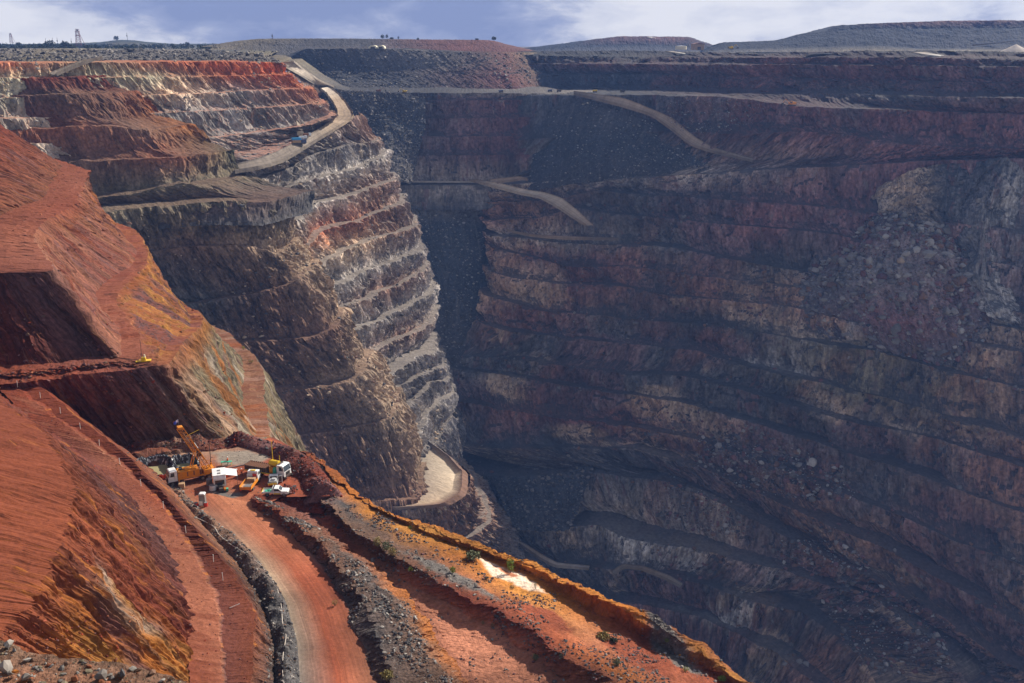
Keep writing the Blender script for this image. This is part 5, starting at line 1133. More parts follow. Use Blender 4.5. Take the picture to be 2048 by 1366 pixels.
# ------------------------------------------------------------------ people
def person(loc, rz, label, vest, arms=0):
    """one continuous skinned body"""
    J = {'pel': (0, 0, .95, .13, .11), 'sp': (0, 0, 1.15, .14, .10), 'ch': (0, 0, 1.36, .16, .11), 'nk': (0, 0, 1.50, .055, .055), 'hd': (.02, 0, 1.60, .085, .075), 'tp': (.02, 0, 1.72, .07, .07)}
    E_ = [('pel', 'sp'), ('sp', 'ch'), ('ch', 'nk'), ('nk', 'hd'), ('hd', 'tp')]
    for s, n in ((1, 'l'), (-1, 'r')):
        J.update({f'h{n}': (0, s * .10, .9, .095, .09), f'k{n}': (.03 * s, s * .12, .5, .065, .06), f'a{n}': (.02 * s, s * .13, .1, .045, .045), f't{n}': (.16, s * .15, .04, .04, .03)})
        E_ += [('pel', f'h{n}'), (f'h{n}', f'k{n}'), (f'k{n}', f'a{n}'), (f'a{n}', f't{n}')]
        ex = .12 + .18 * arms; J.update({f's{n}': (0, s * .21, 1.42, .065, .06), f'e{n}': (-.02 + .06 * arms, s * .27, 1.14, .045, .045), f'w{n}': (ex, s * .25, .93, .032, .03), f'p{n}': (ex + .03, s * .25, .86, .035, .018)})
        E_ += [('ch', f's{n}'), (f's{n}', f'e{n}'), (f'e{n}', f'w{n}'), (f'w{n}', f'p{n}')]
        for q in range(4):
            J[f'f{n}{q}'] = (ex + .015 + q * .018, s * .245, .775 + .008 * abs(q - 1.5), .009, .009); E_.append((f'p{n}', f'f{n}{q}'))
        J[f'th{n}'] = (ex + .075, s * .225, .85, .01, .01); E_.append((f'p{n}', f'th{n}'))
    ks = list(J); me = bpy.data.meshes.new('body'); me.from_pydata([J[k][:3] for k in ks], [(ks.index(a), ks.index(b)) for a, b in E_], [])
    root = empty('person', loc, rz, label, 'person')
    o = bpy.data.objects.new('body', me); col.objects.link(o); o.parent = root
    sk = o.modifiers.new('skin', 'SKIN'); sk.use_smooth_shade = True
    for i, k in enumerate(ks): me.skin_vertices[0].data[i].radius = J[k][3:5]
    me.skin_vertices[0].data[0].use_root = True
    o.modifiers.new('sub', 'SUBSURF').render_levels = 1
    m, nt, b = mat_new('worker_clothes'); t = N(nt, 'ShaderNodeTexCoord'); sp = N(nt, 'ShaderNodeSeparateXYZ'); nt.links.new(t.outputs['Object'], sp.inputs[0])
    z = sp.outputs[2]; ay = math_(nt, 'ABSOLUTE', sp.outputs[1], 0)
    c = mixc(nt, math_(nt, 'GREATER_THAN', z, .98), (.02, .03, .07), vest)
    c = mixc(nt, math_(nt, 'GREATER_THAN', z, 1.49), c, (.50, .28, .19))
    c = mixc(nt, math_(nt, 'MULTIPLY', math_(nt, 'GREATER_THAN', ay, .2), math_(nt, 'LESS_THAN', z, .95)), c, (.50, .28, .19))
    c = mixc(nt, math_(nt, 'LESS_THAN', z, .13), c, (.05, .03, .02)); nt.links.new(c, b.inputs['Base Color']); b.inputs['Roughness'].default_value = .8
    me.materials.append(m)
    MB().ball((.02, 0, 1.70), .135, 12, 5, .95, True).cyl((.05, 0, 1.695), (.05, 0, 1.71), .17, 14).build('hard_hat', WHITE, root, smooth=True)
    MB().ball((.105, 0, 1.62), .02, 6, 4).build('nose', paint('skin', (.5, .28, .19), dirt=0), root)
person(pad(456, 929), R(200), 'worker in orange shirt standing beside the green topped table', (.75, .14, .03), 1)
person(pad(483.5, 953), R(120), 'worker in orange shirt standing alone behind the tray truck', (.75, .14, .03))
person(pad(474, 954), R(60), 'worker in dark red shirt beneath the edge of the awning', (.30, .05, .04), 1)

# ------------------------------------------------------------------ stakes, survey mast, hose
names = ['first', 'second', 'third', 'fourth', 'fifth', 'sixth', 'seventh', 'eighth', 'ninth', 'tenth', 'eleventh']
stk = [(35, 773), (81, 796), (121, 827), (161, 858), (199, 892), (240, 929), (282, 972), (327, 1017), (372, 1066), (427, 1124), (446, 1161)]
sroot0 = None
for i, (u, v) in enumerate(stk):
    p = on(u, v); lab = f'{names[i]} white stake along the red berm, counted from its far end'
    if sroot0 is None:
        sroot0 = empty('marker_stake', p, 0, lab, 'stake', 'white stakes along the berm edge')
        MB().cyl((0, 0, -.2), (.03, 0, 1.25), .05, 7).build('post', STAKE, sroot0); MB().cyl((.03, 0, 1.15), (.033, 0, 1.28), .058, 7).build('cap', PLAST, sroot0)
    else: copy_tree(sroot0, p, random.uniform(0, 6), lab)
fst = copy_tree(sroot0, on(462, 1216) + Vector((0, 0, .1)), 0, 'fallen white stake lying on the near end of the berm'); fst.rotation_euler = (R(75), 0, R(110))
p = on(287, 722)
sv = empty('survey_beacon', p, R(15), 'yellow survey skid with tall thin pole on the red bench', 'beacon')
MB().box(-1.6, 1.6, -.7, .7, 0, .18).build('skid', AMB, sv, .03)
MB().box(-.5, .6, -.45, .45, .18, .9, .8).build('housing', AMB, sv, .04); MB().cyl((.3, 0, .9), (.3, 0, 1.5), .22, 12, .14).build('lamp', CREAM, sv)
MB().cyl((-.25, 0, .9), (-.25, 0, 5.0), .045, 8).tube([(-1.2, -.5, .18), (-.25, 0, 1.8)], .03).build('pole', STEEL, sv)
hz_pts = [(389, 1035), (412, 1045), (429, 1054), (437, 1070), (461, 1090), (490, 1107), (520, 1130), (540, 1153), (556, 1182), (563, 1214), (565, 1248), (573, 1272), (566, 1310), (565, 1345), (568, 1368)]
hp = [on(u, v) + Vector((0, 0, .12)) for u, v in hz_pts]
hp2 = resample(np.array([tuple(q) for q in hp]), 90, sm=.012)
ho_ = MB().tube([tuple(q) for q in hp2], .055, 6).build('water_hose', paint('pale_hose', (.62, .55, .47), rough=.6, dirt=.3))
tag(ho_, 'pale water hose snaking along the left side of the road', 'hose')

# ------------------------------------------------------------------ loose rock
ICO_V = np.array([(0, 0, 1)] + [(.894 * math.cos(a), .894 * math.sin(a), .447) for a in np.arange(5) * 2 * math.pi / 5] + [(.894 * math.cos(a), .894 * math.sin(a), -.447) for a in (np.arange(5) + .5) * 2 * math.pi / 5] + [(0, 0, -1)])
ICO_F = np.array([(0, 1 + i, 1 + (i + 1) % 5) for i in range(5)] + [(1 + i, 6 + i, 1 + (i + 1) % 5) for i in range(5)] + [(1 + (i + 1) % 5, 6 + i, 6 + (i + 1) % 5) for i in range(5)] + [(11, 6 + (i + 1) % 5, 6 + i) for i in range(5)])
M_STONE, snt, sbb = mat_new('loose_stone')
sa = N(snt, 'ShaderNodeAttribute', attribute_name='Col'); sg = N(snt, 'ShaderNodeNewGeometry')
snt.links.new(mixc(snt, 1.0, sa.outputs['Color'], ramp(snt, .3, .7, noise(snt, sg.outputs['Position'], 2.0, 4), .75, 1.25), 'MULTIPLY'), sbb.inputs['Base Color'])
sbb.inputs['Roughness'].default_value = .95; sbb.inputs['Specular IOR Level'].default_value = .2
def rocks(P, size, colr, name, seed=1, parent=None, squash=.7):
    """angular stones at the points P, joined into one sheet of rubble"""
    r = np.random.default_rng(seed); n = len(P)
    V = ICO_V[None] * (1 + r.uniform(-.38, .38, (n, 12, 1)))
    V = V * r.uniform(.6, 1.3, (n, 1, 3)) * np.array([1, 1, squash])
    a = r.uniform(0, 6.28, n); b = r.uniform(-.5, .5, n)
    ca, sa_ = np.cos(a)[:, None], np.sin(a)[:, None]; cb, sb_ = np.cos(b)[:, None], np.sin(b)[:, None]
    x, y, z = V[:, :, 0], V[:, :, 1], V[:, :, 2]
    x, z = x * cb - z * sb_, x * sb_ + z * cb
    V = np.stack([x * ca - y * sa_, x * sa_ + y * ca, z], -1) * size[:, None, None]
    V += P[:, None, :] + np.array([0, 0, .25]) * size[:, None, None]
    Fq = (ICO_F[None] + (np.arange(n) * 12)[:, None, None]).reshape(-1, 3)
    return np_mesh(name, V.reshape(-1, 3), Fq, M_STONE, np.repeat(colr, 12, 0), parent=parent)
def scatter(name, pname, n, smin, smax, cols, seed=1, rows=(0, 1), colsr=(0, 1), power=3.0, poly=None, z=None, dens=None, avoid=None):
    G = PATCH[pname]; r = np.random.default_rng(seed); nr, nc = G.shape[:2]
    fi = r.uniform(rows[0], rows[1], n * 4) * (nr - 1.001); fj = r.uniform(colsr[0], colsr[1], n * 4) * (nc - 1.001)
    i, j = fi.astype(int), fj.astype(int); a, b = (fi - i)[:, None], (fj - j)[:, None]
    P = (G[i, j] * (1 - a) + G[i + 1, j] * a) * (1 - b) + (G[i, j + 1] * (1 - a) + G[i + 1, j + 1] * a) * b
    keep = np.ones(len(P), bool)
    if poly is not None: keep &= polydist(poly, z, P[:, 0], P[:, 1]) > 0
    if avoid is not None: keep &= polydist(avoid, z, P[:, 0], P[:, 1]) < -.3
    if dens: keep &= r.random(len(P)) < sstep(-.1, .35, fbm(P[:, 0] / dens, P[:, 1] / dens, P[:, 2] / dens, seed, 3))
    P = P[keep][:n]
    sz = smin * (smax / smin) ** (r.random(len(P)) ** power)
    cc = np.array([PAL[c] for c in cols])[r.integers(0, len(cols), len(P))] * r.uniform(.7, 1.35, (len(P), 1))
    o = rocks(P, sz, cc, name, seed + 5); o['kind'] = 'stuff'; return o
PN = list(PATCH)
def pn(base, k=0): return [q for q in PN if q.split('.')[0] == base][k]
GB = ['dgrey', 'grey', 'brown', 'lgrey', 'dgrey']
scatter('gravel', pn('gravel_bank'), 8000, .05, .36, GB, 101, dens=5, rows=(.05, .8), power=4.5)
for k in range(5):
    nm = pn('windrow', k)
    scatter('gravel', nm, 2600 if k == 0 else 1100, .06, .36, GB if k == 0 else ['dred', 'red', 'plum', 'dgrey'], 110 + k, rows=(.05, .95), power=4)
scatter('gravel', pn('pit_edge_ground'), 7000, .05, .3, ['dgrey', 'grey', 'brown', 'dgrey', 'plum'], 121, rows=(.26, .62), dens=4, z=-87.5, avoid=[(940, 1112), (1000, 1125), (1080, 1160), (1105, 1195), (1060, 1190), (980, 1160)])
scatter('gravel', pn('pit_edge_ground'), 1800, .05, .26, ['rust', 'grey', 'brick', 'ochre'], 122, rows=(.62, .98), dens=6, z=-87.5, avoid=[(940, 1112), (1000, 1125), (1080, 1160), (1105, 1195), (1060, 1190), (980, 1160)])
scatter('gravel', pn('pit_edge_ground'), 900, .06, .35, ['grey', 'plum', 'dgrey'], 123, rows=(.0, .26), dens=6)
scatter('gravel', pn('pit_edge_ground'), 2200, .08, .4, ['grey', 'lgrey', 'dgrey'], 124, poly=[(1270, 1225), (1320, 1245), (1440, 1335), (1400, 1340), (1300, 1290)], z=-87)
scatter('gravel', pn('pit_edge_ground'), 4200, .06, .32, ['grey', 'lgrey', 'dgrey'], 125, poly=[(740, 1070), (820, 1090), (900, 1130), (1010, 1200), (980, 1205), (880, 1165), (770, 1110)], z=-84.5)
scatter('gravel', pn('stake_berm'), 900, .06, .3, ['dgrey', 'brown', 'grey'], 126, rows=(.75, .97))
scatter('gravel', pn('drill_pad'), 700, .05, .22, ['dgrey', 'grey', 'plum'], 127)
scatter('slope_stones', pn('foreground_slope'), 2600, .04, .2, ['red', 'dred', 'rust', 'plum', 'salmon'], 128, rows=(.05, .97), dens=5)
scatter('slope_stones', pn('stake_berm'), 900, .04, .16, ['red', 'dred', 'plum'], 129, rows=(.0, .5))
scatter('slope_stones', pn('near_pit_wall'), 2200, .08, .5, ['red', 'rust', 'plum', 'brown'], 130, rows=(.1, .9), dens=7)
SC = ['dgrey', 'grey', 'dgrey', 'lgrey', 'bgrey']
scatter('scree_rubble', pn('scree_slope', 0), 5200, .35, 1.5, SC, 131, power=4)
scatter('scree_rubble', pn('scree_fan'), 6000, .3, 1.3, SC, 132, power=4)
scatter('scree_rubble', pn('scree_chute'), 6500, .35, 1.5, SC, 133, power=4)
scatter('scree_rubble', pn('scree_slope', 1), 1400, .5, 2.2, ['bgrey', 'dgrey', 'grey'], 134, power=4)
scatter('slide_rubble', pn('rock_slide'), 4200, .5, 4.6, ['grey', 'lgrey', 'grey', 'plum', 'brown', 'lgrey'], 135, power=4.5)
RW = pn('right_pit_wall')
for q, (poly, n_, s0, s1, sd_) in enumerate((([(1400, 870), (1480, 850), (1600, 900), (1710, 950), (1700, 1000), (1560, 990), (1450, 960), (1390, 915)], 1100, .7, 4.5, 141),
                              ([(1290, 960), (1400, 985), (1500, 1060), (1420, 1070), (1300, 1020)], 600, .6, 3.0, 142), ([(1540, 1080), (1700, 1090), (1740, 1140), (1560, 1125)], 420, .6, 3.2, 143),
                              ([(1330, 205), (1440, 200), (1540, 205), (1500, 240), (1420, 270), (1370, 262), (1340, 235)], 1000, .5, 1.8, 148), ([(1640, 1190), (1750, 1170), (1900, 1250), (1900, 1340), (1760, 1350), (1690, 1280)], 900, .6, 3.8, 144))):
    r_ = np.random.default_rng(sd_); us = np.array([p[0] for p in poly]); vs = np.array([p[1] for p in poly]); P = []
    while len(P) < n_:
        u, v = r_.uniform(us.min(), us.max()), r_.uniform(vs.min(), vs.max())
        if polydist([(a, b) for a, b in poly], None, np.array([u]), np.array([v]))[0] > -6: P.append(tuple(on(u, v)))
    sz = .75 * s0 * (s1 / s0) ** (r_.random(n_) ** 4.2)
    cc = np.array([PAL[c] for c in ('grey', 'plum', 'brown', 'lgrey', 'dgrey')])[r_.integers(0, 5, n_)] * r_.uniform(.8, 1.4, (n_, 1))
    rocks(np.array(P), sz, cc, 'slide_rubble', sd_)['kind'] = 'stuff'
scatter('wall_rubble', RW, 3600, .5, 2.2, ['dgrey', 'grey', 'plum', 'brown'], 145, rows=(.3, 1), dens=30)
scatter('wall_rubble', pn('lower_pit_wall'), 2200, .4, 1.6, ['lgrey', 'grey', 'tan', 'dgrey'], 146, dens=20)
scatter('wall_rubble', pn('upper_pit_wall'), 1500, .4, 1.5, ['lgrey', 'grey', 'tan'], 147, dens=20)
scatter('wall_rubble', pn('lower_spur'), 1500, .4, 1.5, ['brown', 'tan', 'dgrey'], 148, dens=14)
for k in (0, 2): scatter('dump_rubble', pn('waste_dump', k), 1500, .6, 2.2, ['dgrey', 'grey', 'lgrey'], 150 + k, rows=(.1, 1))
# great blocks of the slide
for u, v, s_, lab, c_ in ((1791, 488, 8.5, 'squarish pale block highest on the dark rock slide', 'lgrey'), (1759, 478, 6.5, 'bluish grey block at the upper left of the rock slide', 'grey'),
                          (1801, 525, 9.5, 'largest tilted brown slab in the middle of the rock slide', 'tan'), (1858, 512, 7.5, 'long leaning slab on the right side of the rock slide', 'lgrey'),
                          (1785, 566, 6.5, 'flat grey slab low in the rock slide', 'grey'), (1829, 577, 6.0, 'dark block beside the flat slab low in the slide', 'grey'),
                          (1922, 638, 7.0, 'brown boulder at the lower right foot of the slide', 'brown'), (1725, 550, 6.0, 'broad flat block on the left of the rock slide', 'plum'), (1595, 905, 5.5, 'pale block on the lower rubble pile of the right wall', 'lgrey')):
    o = rocks(np.array([tuple(on(u, v))]), np.array([s_ * .6]), np.array([PAL[c_]]), 'boulder', int(u), squash=.9); tag(o, lab, 'boulder', 'great blocks of the rock slide')

# near edge of the lookout with its stones
LK0 = L([(-160, 1480, -21.5), (200, 1480, -21.5), (480, 1520, -21.5), (560, 1560, -21.5)], c='road')
LK1 = L([(-160, 1255, -22), (-40, 1268, -22), (10, 1286, -22), (60, 1304, -22), (150, 1318, -22), (250, 1332, -22), (330, 1350, -22), (400, 1378, -22), (470, 1440, -22), (520, 1500, -22)], c=['olive', 'brown', 'brown', 'grey'])
patch('lookout_edge', [LK0, shift(LK1, (-.2, -2.6, -.1), ['road', 'road', 'brown']), LK1, shift(LK1, (.5, 2.0, -3.5), ['brown']), shift(LK1, (1, 4, -12), ['brown'])], 300, [26, 22, 12, 6], M_GRAV, rough=.22, rl=.7, wob=.2, wl=2, seed=70, talus=False, sm=.01, cvar=.3)
scatter('gravel', pn_ if False else [q for q in PATCH if q.startswith('lookout_edge')][0], 1500, .025, .17, ['grey', 'lgrey', 'brown', 'olive', 'rust'], 160, rows=(.15, .72), power=2.2)
for u, v, s_, lab, c_ in ((10, 1338, .26, 'flat pale stone at the lookout edge, lowest left corner', 'lgrey'), (52, 1356, .24, 'grey block of stone beside the flat pale stone', 'grey'), (30, 1345, .17, 'small orange stone between two grey stones', 'orange'),
                          (203, 1352, .2, 'grey angular stone under the slope on the lookout edge', 'grey'), (18, 1290, .16, 'pale stone high on the lookout bank at the frame edge', 'lgrey'), (245, 1350, .2, 'wide dark stone right of the angular one', 'dgrey')):
    o = rocks(np.array([tuple(Pz(u, v, -21.9))]), np.array([s_]), np.array([PAL[c_]]), 'stone', int(u) + 3, squash=.8); tag(o, lab, 'stone', 'stones along the lookout edge')

# ------------------------------------------------------------------ shrubs and trees
def mat_leaf(name, c, c2):
    m, nt, b = mat_new(name); g = N(nt, 'ShaderNodeNewGeometry')
    nt.links.new(mixc(nt, ramp(nt, .35, .65, noise(nt, g.outputs['Position'], 2.2, 3)), c, c2), b.inputs['Base Color'])
    b.inputs['Roughness'].default_value = .75; b.inputs['Specular IOR Level'].default_value = .2
    return m
LEAF_G = mat_leaf('grey_green_leaves', (.10, .12, .055), (.17, .17, .09)); LEAF_B = mat_leaf('bright_leaves', (.10, .17, .02), (.22, .27, .04)); LEAF_D = mat_leaf('dark_leaves', (.025, .035, .02), (.05, .06, .035)); LEAF_Y = mat_leaf('dry_yellow_leaves', (.30, .22, .07), (.20, .17, .06))
BARK = paint('bark', (.14, .09, .06), rough=.9)
def leafmesh(n, rx, rz, z0, leaf, seed, hollow=.35):
    r = np.random.default_rng(seed); d = r.normal(size=(n, 3)); d /= np.linalg.norm(d, axis=1)[:, None]
    lump = 1 + .35 * vnoise(d[:, 0] * 2.3 + seed, d[:, 1] * 2.3, d[:, 2] * 2.3, seed)
    rad = (hollow + (1 - hollow) * r.random(n) ** .6) * lump
    P = d * rad[:, None] * np.array([rx, rx, rz]); P[:, 2] = np.maximum(P[:, 2], -rz * .85); P[:, 2] += z0
    a = r.normal(size=(n, 3)); a /= np.linalg.norm(a, axis=1)[:, None]; b = np.cross(a, r.normal(size=(n, 3))); b /= np.linalg.norm(b, axis=1)[:, None]
    s_ = leaf * r.uniform(.6, 1.4, (n, 1))
    V = np.stack([P - a * s_, P + b * s_ * .45, P + a * s_, P - b * s_ * .45], 1).reshape(-1, 3)
    return V, np.arange(n * 4).reshape(n, 4)
def shrub(u, v, wpx, hpx, mat, label, seed, n=320, p=None, name='shrub', cat='shrub', leaf=None, grp='shrubs on the pit edge', trunk=.15):
    p = on(u, v) if p is None else p
    sc = F / (p.length) ; w = wpx / sc / 2; h = hpx / sc
    root = empty(name, p - Vector((0, 0, .05)), 0, label, cat, grp)
    V, Fq = leafmesh(n, w, h * (1 - trunk) / 2, h * trunk + h * (1 - trunk) / 2, leaf or max(.05, .16 * w), seed)
    np_mesh('foliage' if name == 'shrub' else 'crown', V, Fq, mat, parent=root)
    st = MB(); r = random.Random(seed)
    if name == 'shrub':
        for k in range(6): st.cyl((0, 0, -.1), (r.uniform(-.6, .6) * w, r.uniform(-.6, .6) * w, h * .6), .03 * w + .008, 5, .008)
    else:
        st.cyl((0, 0, -.3), (0, 0, h * .6), .05 * w + .05, 7, .03 * w)
        for k in range(4): st.cyl((0, 0, h * .35), (r.uniform(-.6, .6) * w, r.uniform(-.6, .6) * w, h * .75), .03 * w, 5, .01)
    st.build('stem' if name == 'shrub' else 'trunk', BARK, root)
    return root
SH = [(945, 1119, 31, 17, LEAF_G, 'broad rounded grey green shrub at the top of the pale salt pan'), (1021, 1146, 17, 34, LEAF_B, 'upright bright green sapling standing in the salt pan'),
      (905, 1146, 13, 14, LEAF_B, 'small bright bush on the orange bank left of the salt pan'), (821, 1145, 11, 14, LEAF_B, 'light green tuft in the dark ditch, uppermost of the ditch'),
      (856, 1142, 9, 10, LEAF_G, 'small tuft on the grey rock bank right of the ditch tuft'), (973, 1160, 9, 7, LEAF_D, 'low dark tuft on the near rim of the salt pan'),
      (1024, 1178, 11, 8, LEAF_G, 'low grey tuft below the sapling'), (1071, 1178, 8, 17, LEAF_G, 'thin upright plant at the right end of the salt pan'), (985, 1256, 9, 11, LEAF_G, 'pale round tuft on the lower dark bank'),
      (966, 1249, 7, 9, LEAF_G, 'tiny tuft left of the pale round one'), (1207, 1277, 26, 12, LEAF_Y, 'yellowish low shrub at the foot of the orange eroded bank'), (1228, 1284, 18, 9, LEAF_D, 'dark low shrub beside the yellowish one'),
      (1071, 1321, 13, 14, LEAF_G, 'grey green shrub low on the pink rocky slope'), (1123, 1318, 12, 12, LEAF_D, 'dark tuft on the shaded lower bank'), (1334, 1284, 10, 8, LEAF_B, 'green tuft on the gravelly far rim'),
      (1371, 1342, 12, 10, LEAF_B, 'bright tuft near the rim at the frame bottom'), (1444, 1362, 16, 10, LEAF_B, 'lowest bright green bush at the bottom rim'), (1233, 1330, 16, 14, LEAF_G, 'grey shrub on the light washout line'),
      (755, 1096, 17, 24, LEAF_Y, 'left one of the dry shrubs on the rock bank above the ditch'), (772, 1104, 18, 24, LEAF_G, 'middle of the dry shrubs on the rock bank above the ditch'), (785, 1114, 15, 22, LEAF_Y, 'right one of the dry shrubs on the rock bank above the ditch'),
      (820, 1058, 8, 8, LEAF_B, 'green tuft beside the white rock on the ochre ridge'), (487, 700, 7, 9, LEAF_B, 'small green bush on the narrow far ledge corner'), (502, 726, 10, 7, LEAF_Y, 'dry grass clump on the narrow far ledge'),
      (670, 1212, 12, 14, LEAF_Y, 'dry yellow bush on the right edge of the haul road'), (775, 1358, 24, 18, LEAF_Y, 'dry bush at the bottom of the gravel bank')]
for i, (u, v, w, h, m, lab) in enumerate(SH): shrub(u, v, w, h, m, lab, 300 + i, n=420 if w > 12 else 160)
p0 = on(958, 1060); 
# trees on the skyline
def far_tree(u, vbase, D, wpx, hpx, lab, seed, grp):
    p = Vector(PD(u, vbase, D)); sc = F / p.length; w = wpx / sc / 2; h = hpx / sc
    return shrub(u, vbase, wpx, hpx, LEAF_D, lab, seed, n=260, p=p, name='tree', cat='tree', leaf=w * .2, grp=grp, trunk=.2)
TR = [(100, 99, 1500, 17, 15, 'big round dark tree left of the tall headframe'), (131, 98, 1500, 15, 14, 'second round dark tree beside the tall headframe'), (38, 96, 1700, 9, 10, 'round tree right of the small headframe'),
      (233, 83, 2600, 10, 10, 'lone round tree on the hill left of the antenna'), (375, 94, 1900, 10, 9, 'dark tree on the plain right of the hill'), (345, 95, 1900, 9, 7, 'low tree beneath the right end of the hill'),
      (765, 79, 1520, 8, 9, 'left tree of the pair on the centre mesa'), (774, 79, 1520, 6, 10, 'right tree of the pair on the centre mesa'), (784, 79, 1520, 8, 4, 'low bush right of the pair on the mesa'), (797, 79, 1520, 4, 6, 'thin small tree on the mesa top'),
      (836, 81, 1520, 5, 5, 'tiny tree at the middle of the mesa top'), (954, 81, 1520, 7, 4, 'low bush on the right part of the mesa'), (988, 82, 1510, 10, 8, 'tree at the right end of the mesa top'), (338, 121, 835, 5, 6, 'small dark bush at the foot of the grey dump'), (5, 101, 1500, 12, 9, 'dark tree at the left frame edge')]
for i, (u, v, D_, w, h, lab) in enumerate(TR): far_tree(u, v, D_, w, h, lab, 400 + i, 'trees along the skyline')
r_ = np.random.default_rng(9); BV = []; BF = []; nb = 0
for k in range(1100):
    u = r_.uniform(-60, 560); D_ = r_.uniform(1250, 3300); x = (u - 1024) / F * D_ * 1.04; w = r_.uniform(2.0, 6.5) * (D_ / 1900); h = r_.uniform(4, 11) * (D_ / 2200)
    if r_.random() > .35 + .65 * (u < 330): continue
    V_, F_ = leafmesh(26, w, h * .5, h * .45, w * .35, 1000 + k); zb = -2.6 - (D_ - 880) * .0006
    BV.append(V_ + np.array([x, D_, zb])); BF.append(F_ + nb); nb += len(V_)
np_mesh('bushland', np.concatenate(BV), np.concatenate(BF), LEAF_D)['kind'] = 'stuff'

# ------------------------------------------------------------------ far structures
def headframe(u, vb, vt, D_, label):
    p = Vector(PD(u, vb, D_)); h = (vb - vt) / F * D_ * 1.0; root = empty('headframe', p, R(10), label, 'headframe', 'old mine headframes on the skyline')
    m = MB(); b = h * .15; tp = h * .085
    for sx in (-1, 1):
        for sy in (-1, 1): m.beam((sx * b, sy * b, 0), (sx * tp, sy * tp, h * .86), h * .016)
    for k in range(6):
        z0, z1 = h * .86 * k / 6, h * .86 * (k + 1) / 6; a0, a1 = b + (tp - b) * k / 6, b + (tp - b) * (k + 1) / 6
        for sy in (-1, 1): m.beam((-a0, sy * a0, z0), (a1, sy * a1, z1), h * .009).beam((a0, sy * a0, z0), (-a1, sy * a1, z1), h * .009).beam((-a1, sy * a1, z1), (a1, sy * a1, z1), h * .009)
        for sx in (-1, 1): m.beam((sx * a0, -a0, z0), (sx * a1, a1, z1), h * .009)
    m.build('tower', MAROON, root)
    MB().beam((b * 2.6, 0, 0), (tp, 0, h * .8), h * .02).build('back_leg', MAROON, root)
    MB().box(-tp * 1.35, tp * 1.35, -tp * 1.3, tp * 1.3, h * .62, h * .66).box(-tp * 1.4, tp * 1.4, -tp * 1.35, tp * 1.35, h * .85, h * .88).build('platform', MAROON, root)
    MB().cyl((0, -.3, h * .93), (0, .3, h * .93), h * .055, 14).build('sheave_wheel', STEEL, root)
    MB().box(-tp * 1.2, tp * 1.2, -tp, tp, h * .985, h).tube([(-tp, 0, h * .88), (-tp, 0, h)], h * .012).tube([(tp, 0, h * .88), (tp, 0, h)], h * .012).build('roof', MAROON, root)
headframe(158, 93, 61, 2000, 'tall maroon headframe tower, the larger of the two on the skyline')
headframe(23, 86, 68, 2600, 'small maroon headframe near the left frame edge')
def mast(u, vb, vt, D_, label, r=.5):
    p = Vector(PD(u, vb, D_)); h = (vb - vt) / F * D_; root = empty('antenna_mast', p, 0, label, 'mast', 'thin masts on the skyline')
    m = MB(); 
    for a in range(3): m.beam((math.cos(a * 2.1) * r * 2, math.sin(a * 2.1) * r * 2, 0), (math.cos(a * 2.1) * r * .7, math.sin(a * 2.1) * r * .7, h), r * .4)
    for k in range(8): m.cyl((0, 0, h * k / 8), (0, 0, h * k / 8 + .3), r * 2 * (1 - k / 11), 6)
    m.build('lattice', STEEL, root); MB().box(-r * 2.5, r * 2.5, -r, r, h * .55, h * .72).build('dish_bracket', GREY, root)
mast(255, 82, 67, 2600, 'antenna mast on the hilltop beside the lone tree'); mast(545, 79, 69, 1520, 'short antenna mast on the left end of the centre mesa')
mast(93, 95, 78, 2300, 'thin pole left of the two round trees', .4); mast(107, 95, 77, 2300, 'first of two thin poles above the round trees', .4); mast(116, 94, 76, 2300, 'second of two thin poles above the round trees', .4); mast(144, 95, 78, 2300, 'thin pole just left of the tall headframe', .4)
def dome(u, vb, wpx, hpx, D_, label):
    p = Vector(PD(u, vb, D_)); s_ = D_ / F; root = empty('dome_shelter', p, 0, label, 'shelter', 'cream shelters on the dump'); w, h = wpx * s_ / 2, hpx * s_
    m = MB(); n = 12
    prof = [(w * math.cos(math.pi * i / n), h * math.sin(math.pi * i / n) ** .8) for i in range(n + 1)]
    m.prism(prof, -7, 7).build('canopy', CREAM, root, .1); MB().box(-w * .5, w * .5, -7.1, -6.95, 0, h * .55).build('doorway', STEEL, root)
dome(747, 97, 17, 6, 1268, 'cream dome shelter, left one of two on the dark dump'); dome(763, 97, 15, 6, 1268, 'cream dome shelter, right one of two on the dark dump')
p = Vector(PD(1362, 99, 1750)); tk_ = empty('storage_tank', p, 0, 'squat cream storage tank on the far plateau', 'tank'); MB().cyl((0, 0, 0), (0, 0, 5.5), 9.5, 24).build('shell', CREAM, tk_); MB().cyl((0, 0, 5.5), (0, 0, 6.4), 9.6, 24, .5).build('roof', GALV, tk_)
p = Vector(PD(1395, 100, 1700)); cb_ = empty('crusher_plant', p, R(15), 'tan crusher building with conveyor beside the far tank', 'building')
MB().box(-9, 9, -6, 6, 0, 9).build('hall', WOOD, cb_, .2); MB().prism([(-9.5, 9), (9.5, 9), (9.5, 9.6), (0, 11.5), (-9.5, 9.6)], -6.4, 6.4).build('roof', RUSTY, cb_); MB().beam((9, 0, 8), (38, 0, 1), 1.0).build('conveyor', GALV, cb_); MB().box(-3, 3, -6.1, -5.9, 0, 5).build('doorway', STEEL, cb_)
p = Vector(PD(2030, 106, 1480)); sp_ = empty('stockpile', p, 0, 'pale conical stockpile of crushed rock at the right frame edge', 'stockpile')
r_ = np.random.default_rng(3); A_ = np.linspace(0, 2 * math.pi, 49); Rr = np.linspace(0, 1, 14)
